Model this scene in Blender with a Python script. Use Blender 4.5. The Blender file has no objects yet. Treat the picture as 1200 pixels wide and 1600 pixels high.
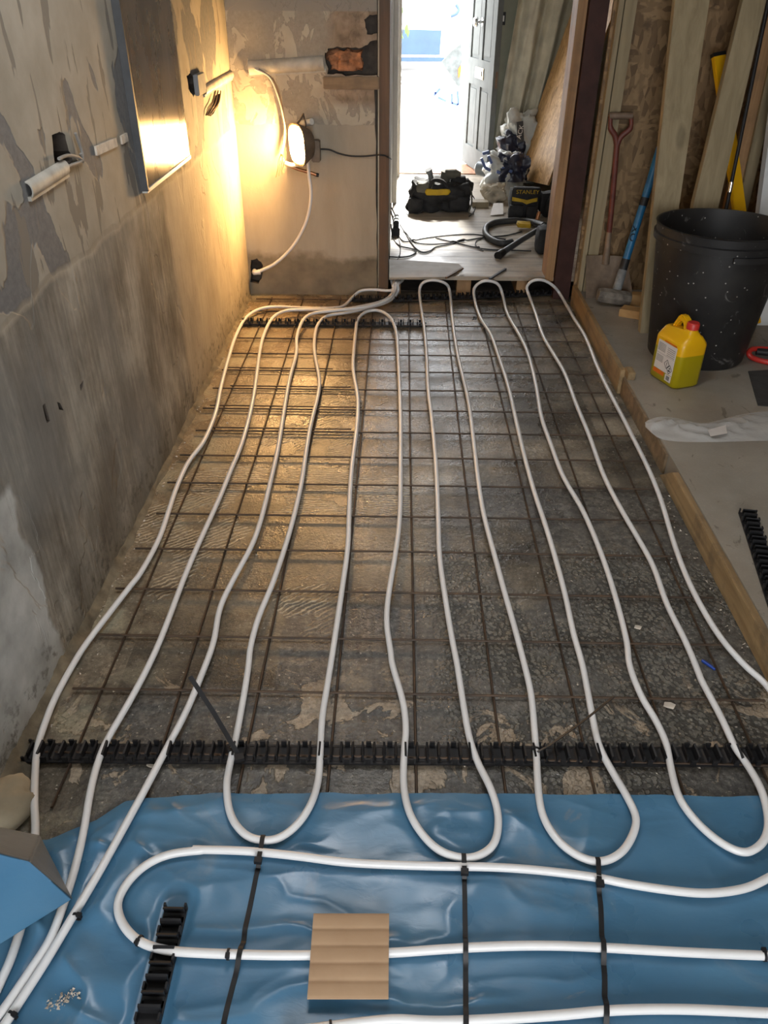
import bpy, bmesh, math, random
from mathutils import Vector, Matrix, noise as mnoise

random.seed(7)
C = bpy.context.scene.collection
sc = bpy.context.scene
V = Vector

# ------------------------------------------------------------------ camera
F, H = 1225.0, 1.506
def _basis(vy=(631, -22), nad=(588, 2680)):
    dy = V((vy[0]-600, vy[1]-800, F)).normalized()
    dn = V((nad[0]-600, nad[1]-800, F)); dn = (dn - dy*dn.dot(dy)).normalized()
    dx = dn.cross(dy)
    if dx.x < 0: dx = -dx
    return Matrix((dx, dy, -dn))
RC = _basis()
CAM = V((0, 0, H))
cam = bpy.data.cameras.new('camera'); cam_o = bpy.data.objects.new('camera', cam); C.objects.link(cam_o)
r, d, f = RC @ V((1,0,0)), RC @ V((0,1,0)), RC @ V((0,0,1))
M = Matrix((r, -d, -f)).transposed().to_4x4(); M.translation = CAM
cam_o.matrix_world = M
cam.sensor_fit = 'VERTICAL'; cam.sensor_height = 24; cam.sensor_width = 18
cam.lens = F/1600*24; cam.clip_start = .02; cam.clip_end = 300
sc.camera = cam_o

def PL(px, py, p, n):                        # where the sight line meets a real plane of the place
    dr = RC @ V((px-600, py-800, F)); p, n = V(p), V(n)
    return CAM + dr*((p-CAM).dot(n)/dr.dot(n))
def PZ(px, py, z=0.0): return PL(px, py, (0,0,z), (0,0,1))
def PX(px, py, x): return PL(px, py, (x,0,0), (1,0,0))
def PY(px, py, y): return PL(px, py, (0,y,0), (0,1,0))

# ------------------------------------------------------------------ world, daylight, exposure
sc.view_settings.view_transform = 'Standard'; sc.view_settings.look = 'None'
sc.view_settings.gamma = 1; sc.view_settings.use_curve_mapping = False
sc.view_settings.exposure = 0.12
sc.cycles.use_denoising = True
sc.cycles.max_bounces = 8; sc.cycles.diffuse_bounces = 5; sc.cycles.transparent_max_bounces = 8
sc.cycles.sample_clamp_indirect = 6; sc.cycles.caustics_reflective = False; sc.cycles.caustics_refractive = False
w = bpy.data.worlds.new('sky'); sc.world = w; w.use_nodes = True
bg = w.node_tree.nodes['Background']; bg.inputs[0].default_value = (.97, .98, 1.0, 1); bg.inputs[1].default_value = 11.0
def area(name, loc, rot, sx, sy, power, col, portal=False):
    l = bpy.data.lights.new(name, 'AREA'); l.shape = 'RECTANGLE'; l.size = sx; l.size_y = sy
    l.energy = power; l.color = col
    if portal: l.cycles.is_portal = True
    o = bpy.data.objects.new(name, l); C.objects.link(o); o.location = loc; o.rotation_euler = rot; return o
R90 = math.pi/2
area('portal_rear', (.1, -1.78, 1.1), (-R90, 0, math.pi), 1.7, 1.8, 1, (1,1,1), True)
area('portal_door', (.35, 7.95, 1.1), (-R90, 0, 0), .8, 2.0, 1, (1,1,1), True)
area('portal_roof', (-.1, 1.95, 2.42), (0, 0, 0), .7, .8, 1, (1,1,1), True)  # sits in the added roof opening
s = bpy.data.lights.new('sun', 'SUN'); s.energy = 16; s.angle = .12; s.color = (1, .96, .88)
so = bpy.data.objects.new('sun', s); C.objects.link(so); so.rotation_euler = (math.radians(-50), 0, math.radians(-6))

# ------------------------------------------------------------------ node helper
class NT:
    def __init__(s, name, rough=.6, metal=0, spec=.5, col=(.5,.5,.5)):
        s.m = bpy.data.materials.new(name); s.m.use_nodes = True; s.t = s.m.node_tree
        s.b = s.t.nodes['Principled BSDF']; s.out = s.t.nodes['Material Output']
        s.set('Roughness', rough); s.set('Metallic', metal); s.set('Specular IOR Level', spec); s.set('Base Color', col)
    def nd(s, typ, **k):
        n = s.t.nodes.new(typ)
        for a, b in k.items(): setattr(n, a, b)
        return n
    def put(s, sock, v):
        if hasattr(v, 'is_linked') or isinstance(v, bpy.types.NodeSocket): s.t.links.new(v, sock)
        elif isinstance(v, (tuple, list)) and sock.type == 'RGBA' and len(v) == 3: sock.default_value = (*v, 1)
        else: sock.default_value = v
    def set(s, name, v): s.put(s.b.inputs[name], v)
    def pos(s, scale=(1,1,1), rot=(0,0,0), loc=(0,0,0)):
        tc = s.nd('ShaderNodeTexCoord'); mp = s.nd('ShaderNodeMapping')
        s.t.links.new(tc.outputs['Object'], mp.inputs[0])
        mp.inputs['Scale'].default_value = scale; mp.inputs['Rotation'].default_value = rot; mp.inputs['Location'].default_value = loc
        return mp.outputs[0]
    def noise(s, scale, detail=5, rough=.55, vec=None, dist=0, color=False):
        n = s.nd('ShaderNodeTexNoise'); s.put(n.inputs['Vector'], vec if vec is not None else s.pos())
        n.inputs['Scale'].default_value = scale; n.inputs['Detail'].default_value = detail
        n.inputs['Roughness'].default_value = rough; n.inputs['Distortion'].default_value = dist
        return n.outputs[1] if color else n.outputs[0]
    def voro(s, scale, vec=None, feature='F1', out=0):
        n = s.nd('ShaderNodeTexVoronoi', feature=feature); s.put(n.inputs['Vector'], vec if vec is not None else s.pos())
        n.inputs['Scale'].default_value = scale; return n.outputs[out]
    def wave(s, scale, dist=0, vec=None, direction='X', detail=2, dscale=1):
        n = s.nd('ShaderNodeTexWave', bands_direction=direction); s.put(n.inputs['Vector'], vec if vec is not None else s.pos())
        n.inputs['Scale'].default_value = scale; n.inputs['Distortion'].default_value = dist
        n.inputs['Detail'].default_value = detail; n.inputs['Detail Scale'].default_value = dscale; return n.outputs[1]
    def ramp(s, fac, stops, interp='LINEAR'):
        n = s.nd('ShaderNodeValToRGB'); s.put(n.inputs[0], fac); cr = n.color_ramp; cr.interpolation = interp
        while len(cr.elements) < len(stops): cr.elements.new(.5)
        for e, (p, c) in zip(cr.elements, stops):
            e.position = p; e.color = (c, c, c, 1) if isinstance(c, (int, float)) else (*c, 1)
        return n.outputs[0]
    def step(s, fac, lo, hi): return s.ramp(fac, [(lo, 0), (hi, 1)]) if lo < hi else s.ramp(fac, [(hi, 1), (lo, 0)])
    def mix(s, fac, a, b, mode='MIX'):
        n = s.nd('ShaderNodeMix', data_type='RGBA', blend_type=mode)
        s.put(n.inputs[0], fac); s.put(n.inputs[6], a); s.put(n.inputs[7], b); return n.outputs[2]
    def math(s, op, a, b=0.0, clamp=False):
        n = s.nd('ShaderNodeMath', operation=op, use_clamp=clamp); s.put(n.inputs[0], a); s.put(n.inputs[1], b); return n.outputs[0]
    def sep(s, vec=None):
        n = s.nd('ShaderNodeSeparateXYZ'); s.put(n.inputs[0], vec if vec is not None else s.pos()); return n.outputs
    def comb(s, x, y, z):
        n = s.nd('ShaderNodeCombineXYZ')
        for i, v in enumerate((x, y, z)): s.put(n.inputs[i], v)
        return n.outputs[0]
    def rng(s, v, a, b):                      # 0..1 ramp between a and b
        n = s.nd('ShaderNodeMapRange'); s.put(n.inputs[0], v); n.inputs[1].default_value = a; n.inputs[2].default_value = b; return n.outputs[0]
    def bump(s, h, strength=.5, dist=.01):
        n = s.nd('ShaderNodeBump'); s.put(n.inputs['Height'], h); n.inputs['Strength'].default_value = strength
        n.inputs['Distance'].default_value = dist; s.set('Normal', n.outputs[0])

def simple(name, col, rough=.6, metal=0, spec=.5, var=.15, scale=20, bump=0, bscale=60):
    t = NT(name, rough, metal, spec)
    dk = tuple(c*(1-var) for c in col); lt = tuple(min(1, c*(1+var)) for c in col)
    t.set('Base Color', t.ramp(t.noise(scale, 4), [(.3, dk), (.7, lt)]))
    if bump: t.bump(t.noise(bscale, 4), bump, .004)
    return t.m

MT = {}
# --- recessed floor: damp concrete with adhesive, comb marks, bitumen and bubbled vinyl prints
def floor_mat():
    t = NT('damp_floor', .4, 0, .5)
    P = t.pos(); x, y, z = t.sep(P)
    n1 = t.noise(3.2, 8, .62); n2 = t.noise(38, 6, .7); n3 = t.noise(1.1, 3)
    col = t.ramp(n1, [(.32, (.04,.034,.027)), (.5, (.155,.133,.1)), (.68, (.33,.285,.215))])
    cell = t.nd('ShaderNodeTexWhiteNoise', noise_dimensions='2D')
    sn = t.nd('ShaderNodeVectorMath', operation='SNAP'); t.put(sn.inputs[0], t.pos(loc=(.1,.02,0))); sn.inputs[1].default_value = (.305,.4,1)
    t.put(cell.inputs['Vector'], sn.outputs[0])
    col = t.mix(.8, col, t.ramp(cell.outputs[0], [(0, (.45,.45,.45)), (1, (1.25,1.23,1.2))]), 'MULTIPLY')
    # brown adhesive zone to the far left, tinted with the lamp's warm light
    zl = t.math('MULTIPLY', t.rng(x, .15, -.35), t.rng(y, 1.5, 2.4))
    col = t.mix(t.math('MULTIPLY', zl, .75), col, t.ramp(t.noise(7, 6), [(.3, (.13,.095,.056)), (.7, (.34,.26,.165))]))
    # dark bitumen zone, near
    jit = t.math('MULTIPLY', t.math('SUBTRACT', t.noise(7, 5), .5), .05)
    xj, yj = t.math('ADD', x, jit), t.math('ADD', y, jit)
    zA = t.math('MULTIPLY', t.rng(yj, 1.76, 1.74), t.rng(xj, -.315, -.305)); zB = t.math('MULTIPLY', t.rng(yj, 1.43, 1.41), t.rng(xj, -.7, -.66))
    zC = t.math('MULTIPLY', t.math('MULTIPLY', t.rng(yj, 2.45, 2.4), t.rng(xj, .1, .14)), t.step(t.noise(1.9, 4), .42, .5))
    zd = t.math('MULTIPLY', t.math('MAXIMUM', t.math('MAXIMUM', zA, zB), zC), t.step(t.noise(4, 6, .6), .33, .42))
    col = t.mix(t.math('MULTIPLY', zd, .85), col, t.ramp(n2, [(.3, (.03,.03,.03)), (.5, (.085,.083,.078)), (.72, (.2,.19,.165))]))
    # trowel combing
    cellc = t.voro(3.3, t.mix(.06, P, t.noise(3, 2, color=True)), out=1)
    cs = t.nd('ShaderNodeSeparateColor'); t.put(cs.inputs[0], cellc)
    wA = t.wave(22, 7, direction='Y', detail=3, dscale=1.1); wB = t.wave(20, 6, t.pos(rot=(0,0,.9)), 'X', detail=3, dscale=1.2)
    wv = t.mix(t.math('GREATER_THAN', cs.outputs[0], .5), wA, wB)
    mk = t.math('MULTIPLY', t.math('GREATER_THAN', cs.outputs[1], .42), t.step(t.noise(5.5, 5), .46, .49))
    mk = t.math('MULTIPLY', mk, t.math('MULTIPLY', t.rng(y, 1.55, 1.75), t.rng(y, 3.4, 3.1)))
    mk = t.math('MULTIPLY', mk, t.math('MAXIMUM', t.rng(x, -.16, -.22), t.math('MULTIPLY', t.rng(x, .08, .04), t.rng(y, 2.2, 2.3))))
    ridge = t.math('MULTIPLY', t.step(wv, .45, .8), mk)
    col = t.mix(t.math('MULTIPLY', ridge, .85), col, (.52,.43,.3))
    # bubbled backing prints on the near right
    vo = t.voro(82, t.mix(.02, P, t.noise(14, 2, color=True)), out=0)
    bm = t.math('MULTIPLY', t.rng(x, .05, .18), t.math('MULTIPLY', t.rng(y, 2.1, 1.9), t.step(t.noise(3.4, 4), .4, .5)))
    bub = t.math('MULTIPLY', t.step(vo, .42, .58), bm)
    col = t.mix(t.math('MULTIPLY', bub, .7), t.mix(t.math('MULTIPLY', bm, .35), col, (.2,.19,.155)), (.03,.03,.028))
    # torn tan patches
    tp = t.math('MULTIPLY', t.step(t.noise(7, 8, .62, dist=.8), .548, .562), t.rng(y, 1.55, 1.35))
    col = t.mix(t.math('MULTIPLY', tp, .9), col, t.ramp(n2, [(.3, (.26,.2,.14)), (.7, (.42,.35,.26))]))
    # greenish pale efflorescence on the left near the wall
    ep = t.math('MULTIPLY', t.step(t.noise(5, 7, .6), .5, .6), t.rng(x, -.6, -.75))
    col = t.mix(t.math('MULTIPLY', ep, .7), col, (.3,.28,.2))
    col = t.mix(t.math('MULTIPLY', t.step(t.noise(95, 3), .64, .69), .7), col, (.42,.38,.31))
    # dark brown bands along the cross bars, the bars' shade painted in
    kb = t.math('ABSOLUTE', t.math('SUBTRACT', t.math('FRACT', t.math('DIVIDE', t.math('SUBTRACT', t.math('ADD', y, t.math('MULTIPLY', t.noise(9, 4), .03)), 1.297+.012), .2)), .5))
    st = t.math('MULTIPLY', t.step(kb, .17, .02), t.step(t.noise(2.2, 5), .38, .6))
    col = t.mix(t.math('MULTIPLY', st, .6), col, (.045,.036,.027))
    col = t.mix(.65, col, t.ramp(t.noise(75, 6, .8), [(.34, (.3,.3,.3)), (.66, (1.55,1.52,1.48))]), 'MULTIPLY')
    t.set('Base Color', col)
    t.set('Roughness', t.ramp(t.noise(5, 5), [(.34, .13), (.66, .44)]))
    h = t.math('ADD', t.math('MULTIPLY', n2, .5), t.math('MULTIPLY', ridge, .9))
    h = t.math('ADD', h, t.math('MULTIPLY', bub, -.5)); h = t.math('ADD', h, t.math('MULTIPLY', tp, .5))
    h = t.math('ADD', h, t.math('MULTIPLY', t.noise(120, 3), .3))
    t.bump(h, .9, .006)
    return t.m
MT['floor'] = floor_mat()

def wall_left_mat():
    t = NT('stripped_plaster', .8, 0, .3)
    P = t.pos(); x, y, z = t.sep(P)
    zn = t.math('ADD', z, t.math('MULTIPLY', t.math('SUBTRACT', t.noise(5, 4), .5), .06))
    up = t.rng(zn, .885, .9)
    streak = t.math('ADD', t.math('MULTIPLY', t.noise(1, 6, .6, t.pos((1, 60, 5))), .3), t.math('MULTIPLY', t.noise(1, 8, .66, t.pos((1, 4.6, 3.2))), .7)); fine = t.noise(60, 5, .7)
    low = t.ramp(streak, [(.38, (.115,.102,.082)), (.5, (.225,.205,.168)), (.6, (.35,.32,.265))])
    low = t.mix(t.math('MULTIPLY', t.step(t.noise(2.4, 5, .6, t.pos((1,1.3,.7))), .46, .62), .55), low, (.1,.078,.055))
    low = t.mix(t.math('MULTIPLY', t.step(t.noise(1.5, 4, .55, t.pos((1,1,.6), loc=(0,3.1,0))), .5, .62), .5), low, (.16,.165,.16))
    # fresh plaster at the far end
    fr = t.rng(t.math('ADD', y, t.math('MULTIPLY', t.math('SUBTRACT', t.noise(3, 5), .5), .25)), 3.0, 3.06)
    low = t.mix(fr, low, t.ramp(streak, [(.36, (.3,.26,.195)), (.64, (.44,.38,.29))]))
    nf = t.math('MULTIPLY', t.rng(t.math('ADD', y, t.math('MULTIPLY', t.noise(4, 4), .2)), 1.60, 1.585), t.rng(t.math('ADD', z, t.math('MULTIPLY', t.noise(6,4), .08)), .62, .6))
    low = t.mix(nf, low, t.ramp(t.noise(9, 6), [(.3, (.27,.27,.25)), (.7, (.5,.5,.47))]))
    # painted upper layer: pale distemper, torn grey patches
    paint = t.ramp(t.noise(6, 6, .6), [(.3, (.24,.218,.175)), (.7, (.34,.31,.255))])
    torn = t.step(t.noise(2.6, 5, .48, t.pos((1, 1.5, .85)), .5), .54, .548)
    paint = t.mix(torn, paint, t.ramp(fine, [(.3, (.11,.112,.112)), (.7, (.165,.165,.162))]))
    torn2 = t.step(t.noise(7, 5, .5, t.pos((1, 2.2, .5), loc=(0,5,2)), .4), .6, .615)
    paint = t.mix(torn2, paint, (.17,.155,.13))
    crack = t.step(t.noise(1, 3, .5, t.pos((1, 30, 1.2), loc=(0,1,0)), .2), .715, .73)
    paint = t.mix(crack, paint, (.06,.05,.04))
    col = t.mix(up, low, paint)
    # lip where the layers meet
    lip = t.math('MULTIPLY', t.rng(zn, .87, .885), t.rng(zn, .9, .885))
    col = t.mix(t.math('MULTIPLY', lip, .5), col, (.42,.37,.29))
    # damp speckle near the floor
    sp = t.math('MULTIPLY', t.step(t.noise(26, 5, .65), .52, .62), t.rng(z, .2, .03))
    col = t.mix(t.math('MULTIPLY', sp, .85), col, (.05,.045,.035))
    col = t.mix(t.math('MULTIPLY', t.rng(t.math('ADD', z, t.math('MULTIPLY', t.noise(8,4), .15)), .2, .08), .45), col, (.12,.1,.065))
    t.set('Base Color', col)
    h = t.math('ADD', t.math('MULTIPLY', fine, .25), t.math('MULTIPLY', torn, -1.2))
    h = t.math('ADD', h, t.math('MULTIPLY', up, .8)); h = t.math('ADD', h, t.math('MULTIPLY', torn2, -.4))
    h = t.math('ADD', h, t.math('MULTIPLY', streak, .12)); h = t.math('ADD', h, t.math('MULTIPLY', crack, -.8))
    t.bump(h, .5, .0045)
    return t.m
MT['wall_left'] = wall_left_mat()

def wall_back_mat():
    t = NT('scraped_plaster', .85, 0, .25)
    P = t.pos(); x, y, z = t.sep(P); fine = t.noise(55, 5, .7)
    low = t.ramp(t.noise(1, 6, .6, t.pos((6,1,1.4))), [(.3, (.3,.27,.215)), (.7, (.4,.36,.29))])
    damp = t.rng(t.math('ADD', z, t.math('MULTIPLY', t.math('SUBTRACT', t.noise(6, 5), .5), .22)), .25, .2)
    low = t.mix(t.math('MULTIPLY', damp, .75), low, t.ramp(t.noise(9, 5), [(.3, (.07,.055,.035)), (.7, (.19,.155,.1))]))
    zn = t.math('ADD', z, t.math('MULTIPLY', t.math('SUBTRACT', t.noise(9, 3), .5), .05))
    up = t.rng(zn, .9, .905)
    pl = t.ramp(t.noise(8, 5), [(.3, (.34,.31,.25)), (.7, (.44,.405,.33))])
    torn = t.step(t.noise(7, 6, .58, t.pos((1.6,1,.9)), 1.2), .48, .5)
    pl = t.mix(torn, pl, t.ramp(fine, [(.3, (.24,.22,.185)), (.7, (.31,.285,.24))]))
    brk = t.math('MULTIPLY', t.rng(t.math('ADD', x, t.math('MULTIPLY', t.noise(9,4), .2)), -.3, -.22), t.rng(z, .98, 1.02))
    pl = t.mix(brk, pl, t.ramp(t.noise(18, 5), [(.3, (.16,.12,.085)), (.7, (.34,.27,.2))]))
    col = t.mix(up, low, pl)
    top = t.rng(z, 1.40, 1.405)
    col = t.mix(top, col, (.26,.245,.215))
    t.set('Base Color', col)
    h = t.math('ADD', t.math('MULTIPLY', fine, .3), t.math('MULTIPLY', t.math('MULTIPLY', torn, up), -.6))
    h = t.math('ADD', h, t.math('MULTIPLY', up, .4))
    t.bump(h, .6, .006)
    return t.m
MT['wall_back'] = wall_back_mat()

def osb_mat(name, a=(.11,.066,.03), b=(.285,.185,.092)):
    t = NT(name, .6, 0, .3)
    cols = None
    for i, rot in enumerate((.3, 1.3, 2.3)):
        v = t.pos((52, 52, 17) if i != 1 else (20, 20, 60), (rot*.4, rot*.5, 0), (i*3.1, i, 0))
        n = t.voro(1, t.mix(.12, v, t.noise(1.2, 2, vec=v, color=True)), out=1)
        q = t.nd('ShaderNodeSeparateColor'); t.put(q.inputs[0], n)
        c = t.ramp(q.outputs[0], [(0, a), (.5, tuple((p+r_)/2 for p, r_ in zip(a, b))), (1, b)])
        cols = c if cols is None else t.mix(t.step(t.noise(9, 2, vec=t.pos(loc=(i,0,0))), .47, .53), cols, c)
    col = t.mix(t.math('MULTIPLY', t.step(t.noise(11, 5, .6), .6, .68), .6), cols, tuple(c*.45 for c in a))
    t.set('Base Color', col); t.bump(t.noise(40, 5), .4, .004)
    return t.m
MT['osb'] = osb_mat('oriented_strand_board'); MT['osb_pale'] = osb_mat('strand_board_orange', (.3,.165,.06), (.52,.32,.14))

def wood_mat(name, a, b, axis='Z', rough=.6, sc_=1.0, dirt=0.0):
    t = NT(name, rough, 0, .35)
    s_ = {'X': (1.2, 22, 22), 'Y': (22, 1.2, 22), 'Z': (22, 22, 1.2)}[axis]
    v = t.pos(tuple(q*sc_ for q in s_))
    n = t.noise(1, 6, .6, v, .6)
    col = t.ramp(n, [(.3, a), (.7, b)])
    knot = t.step(t.voro(1.6, t.pos(tuple({'X':(1,3,3),'Y':(3,1,3),'Z':(3,3,1)}[axis])), out=0), .13, .07)
    col = t.mix(t.math('MULTIPLY', knot, .5), col, tuple(c*.4 for c in a))
    if dirt: col = t.mix(t.math('MULTIPLY', t.step(t.noise(9, 6, .65), .48, .65), dirt), col, (.07,.055,.04))
    t.set('Base Color', col); t.bump(n, .35, .003)
    return t.m
MT['timber'] = wood_mat('sawn_timber', (.21,.165,.092), (.34,.275,.165), 'Z')
MT['timber_edge'] = wood_mat('edging_timber', (.2,.13,.06), (.4,.28,.14), 'Y', dirt=.5)
MT['timber_raw'] = wood_mat('raw_timber', (.22,.12,.05), (.42,.25,.12), 'Z', dirt=.25)
MT['timber_old'] = wood_mat('old_timber', (.06,.034,.019), (.15,.088,.048), 'Z', dirt=.35)
MT['timber_lintel'] = wood_mat('old_lintel_timber', (.13,.09,.05), (.3,.21,.12), 'X', dirt=.35)
MT['offcut'] = wood_mat('orange_offcut_timber', (.34,.19,.07), (.5,.31,.13), 'X')
MT['ply'] = wood_mat('dusty_plywood', (.25,.21,.155), (.36,.31,.24), 'X', dirt=.35)
def boards_mat():
    t = NT('hall_boards', .5, 0, .5)
    P = t.pos(); x, y, z = t.sep(P)
    n = t.noise(1, 6, .6, t.pos((1.5, 22, 1)), .4)
    col = t.ramp(n, [(.3, (.3,.25,.19)), (.7, (.5,.43,.34))])
    k = t.math('FRACT', t.math('DIVIDE', y, .145))
    gap = t.math('ADD', t.step(k, .03, .012), t.step(k, .975, .99))
    col = t.mix(t.math('MULTIPLY', gap, .8), col, (.03,.025,.02))
    col = t.mix(t.math('MULTIPLY', t.step(t.noise(5, 7, .65), .5, .62), .5), col, (.12,.095,.075))
    t.set('Base Color', col); t.set('Roughness', t.ramp(t.noise(6, 5), [(.3, .3), (.7, .6)]))
    t.bump(t.math('SUBTRACT', n, t.math('MULTIPLY', gap, 2.0)), .4, .004)
    return t.m
MT['boards'] = boards_mat()
def chip_mat():
    t = NT('dusty_chipboard_floor', .55, 0, .4)
    col = t.ramp(t.noise(2.5, 8, .6), [(.3, (.2,.178,.145)), (.7, (.33,.3,.25))])
    col = t.mix(t.math('MULTIPLY', t.step(t.noise(140, 3), .55, .7), .25), col, (.42,.36,.27))
    col = t.mix(t.math('MULTIPLY', t.step(t.noise(9, 6, .6, t.pos((1.6,1,1)), 1.), .62, .67), .65), col, (.075,.06,.045))
    col = t.mix(t.math('MULTIPLY', t.step(t.noise(1.7, 4), .5, .65), .3), col, (.2,.15,.1))
    t.set('Base Color', col); t.set('Roughness', t.ramp(t.noise(4, 5), [(.3, .4), (.7, .65)])); t.bump(t.noise(90, 4), .25, .002)
    return t.m
MT['chip'] = chip_mat()
MT['plain_wall'] = simple('bare_plaster', (.42,.39,.34), .85, var=.12, scale=4, bump=.3)
MT['ceiling'] = simple('ceiling_plaster', (.55,.53,.5), .9, var=.08, scale=3)
MT['white_paint'] = simple('white_gloss_paint', (.68,.66,.6), .4, var=.1, scale=8)
MT['steel'] = simple('red_oxide_steel', (.04,.015,.011), .6, 0, .25, var=.35, scale=12, bump=.2)
MT['pipe'] = simple('white_pipe_plastic', (.66,.66,.655), .35, 0, .5, var=.04, scale=9)
MT['black_plastic'] = simple('black_plastic', (.009,.009,.01), .5, 0, .3, var=.3, scale=30)
MT['black_rubber'] = simple('black_rubber', (.016,.016,.017), .55, 0, .4, var=.3, scale=30)
MT['white_plastic'] = simple('white_plastic', (.62,.6,.54), .45, var=.12, scale=15)
MT['grimy_plastic'] = simple('grimy_white_plastic', (.36,.345,.3), .6, var=.3, scale=14, bump=.3)
MT['copper'] = simple('copper_pipe', (.5,.24,.12), .35, 1, var=.3, scale=20)
def rebar_mat():
    t = NT('rusty_steel_bar', .6, .5, .5)
    t.set('Base Color', t.ramp(t.noise(14, 5, .65), [(.3, (.03,.023,.018)), (.6, (.07,.043,.025)), (.8, (.15,.078,.034))]))
    t.bump(t.noise(300, 2), .3, .001); return t.m
MT['rebar'] = rebar_mat()
def foil_mat(name, a, b, rough):
    t = NT(name, rough, 0, .5)
    col = t.ramp(t.noise(3, 5, .6), [(.3, a), (.7, b)])
    dust = t.step(t.noise(4.5, 7, .62, dist=.6), .6, .74)
    col = t.mix(t.math('MULTIPLY', dust, .35), col, (.3,.29,.26))
    clay = t.step(t.noise(7, 6, .6, t.pos(loc=(3,1,0)), .8), .69, .75)
    col = t.mix(t.math('MULTIPLY', clay, .45), col, (.36,.29,.21))
    t.set('Base Color', col)
    t.set('Roughness', t.ramp(t.noise(6, 4), [(.3, rough-.08), (.7, rough+.12)]))
    t.bump(t.noise(22, 5, .55, t.pos((1,2,1)), .8), .12, .006)
    return t.m
MT['foil'] = foil_mat('blue_membrane', (.046,.135,.235), (.07,.185,.3), .3)
MT['foil_dark'] = foil_mat('membrane_underside', (.12,.13,.135), (.19,.2,.2), .42)
def card_mat():
    t = NT('corrugated_card', .8, 0, .2)
    x, y, z = t.sep()
    col = t.ramp(t.noise(10, 5), [(.3, (.36,.235,.14)), (.7, (.42,.285,.175))])
    t.set('Base Color', col); t.bump(t.noise(80, 4), .12, .002); return t.m
MT['card'] = card_mat()
MT['yellow_plastic'] = simple('yellow_plastic', (.66,.36,.004), .35, var=.06, scale=6)
def can_mat():
    t = NT('translucent_yellow_can', .32, 0, .5)
    z = t.sep()[2]
    lv = t.rng(t.math('ADD', z, t.math('MULTIPLY', t.noise(3, 1), .004)), .150, .146)   # liquid seen through the wall of the can
    t.set('Base Color', t.mix(lv, (.72,.40,.004), (.36,.29,.002))); t.set('Subsurface Weight', .15); t.set('Subsurface Radius', (.03,.02,.004)); t.set('Subsurface Scale', .3)
    return t.m
MT['can'] = can_mat()
MT['red_plastic'] = simple('red_plastic', (.5,.03,.022), .4, var=.1)
MT['paper'] = simple('white_paper_label', (.62,.58,.54), .6, var=.05)
MT['print_grey'] = simple('grey_print', (.3,.28,.26), .6)
MT['print_black'] = simple('black_print', (.02,.02,.02), .6)
MT['print_orange'] = simple('orange_print', (.6,.13,.01), .5)
def bucket_mat():
    t = NT('dusty_black_tub', .5, 0, .4)
    col = t.ramp(t.noise(5, 6, .6), [(.3, (.008,.008,.009)), (.7, (.024,.023,.022))])
    col = t.mix(t.math('MULTIPLY', t.step(t.noise(13, 7, .62, dist=.7), .63, .72), .45), col, (.3,.29,.28))
    col = t.mix(t.math('MULTIPLY', t.step(t.voro(26, out=0), .1, .06), .8), col, (.45,.43,.4))
    t.set('Base Color', col); t.bump(t.noise(30, 5), .15, .003); return t.m
MT['bucket'] = bucket_mat()
MT['rust_blade'] = simple('rusty_shovel_blade', (.2,.145,.1), .65, .3, var=.35, scale=12, bump=.3)
MT['red_handle'] = simple('red_painted_handle', (.12,.03,.02), .5, var=.35, scale=20)
MT['grip_brown'] = simple('worn_grip', (.16,.11,.075), .6, var=.3)
MT['blue_plastic'] = simple('blue_handle_plastic', (.015,.14,.3), .4, var=.2, scale=25)
MT['hammer'] = simple('cement_caked_steel', (.17,.15,.125), .8, .2, var=.45, scale=30, bump=.6, bscale=40)
MT['mortar_grey'] = simple('mortar_caked_grey', (.2,.21,.21), .8, var=.35, scale=30)
def clear_mat():
    t = NT('clear_plastic_film', .25, 0, .5, (.8,.8,.78))
    tr = t.nd('ShaderNodeBsdfTransparent'); mx = t.nd('ShaderNodeMixShader')
    mx.inputs[0].default_value = .42
    t.t.links.new(tr.outputs[0], mx.inputs[1]); t.t.links.new(t.b.outputs[0], mx.inputs[2]); t.t.links.new(mx.outputs[0], t.out.inputs[0])
    t.bump(t.noise(25, 4, .6, dist=1.), .4, .01); return t.m
MT['clear'] = clear_mat()
def sheet_mat():
    t = NT('brushed_metal_sheet', .34, .9, .5)
    t.set('Base Color', t.ramp(t.noise(3, 5, .6, t.pos((1,3,.8))), [(.3, (.26,.245,.22)), (.7, (.4,.375,.33))]))
    t.set('Anisotropic', .92); t.set('Tangent', t.comb(0.0, 1.0, 0.0))
    t.set('Roughness', t.ramp(t.noise(4, 5, .6, t.pos((1,2,.6))), [(.3, .22), (.7, .34)]))
    return t.m
MT['sheet'] = sheet_mat()
MT['sheet_edge'] = simple('grey_edge_strip', (.05,.052,.055), .5, var=.2)
MT['brick'] = simple('broken_red_brick', (.34,.15,.07), .9, var=.45, scale=30, bump=.8, bscale=50)
MT['void'] = simple('rubble_cavity', (.06,.048,.038), .95, var=.4, scale=18, bump=.6)
MT['blue_pen'] = simple('blue_cap', (.01,.05,.3), .35)
MT['crumb'] = simple('plaster_crumb', (.52,.46,.38), .9, var=.25, scale=30)
MT['stone'] = simple('sandy_lump', (.28,.235,.16), .9, var=.3, scale=9, bump=.7, bscale=25)
MT['mortar_foot'] = simple('damp_mortar_fillet', (.13,.108,.072), .85, var=.5, scale=16, bump=.8, bscale=45)
MT['dark_fabric'] = simple('black_nylon_fabric', (.016,.016,.017), .8, var=.4, scale=25, bump=.4, bscale=120)
MT['grey_fabric'] = simple('grey_green_canvas', (.1,.095,.075), .8, var=.25, scale=12, bump=.4, bscale=100)
MT['yellow_fabric'] = simple('yellow_fabric', (.5,.32,.01), .7, var=.2)
MT['grey_tool'] = simple('grey_tool_plastic', (.2,.21,.22), .4, var=.25)
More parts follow.
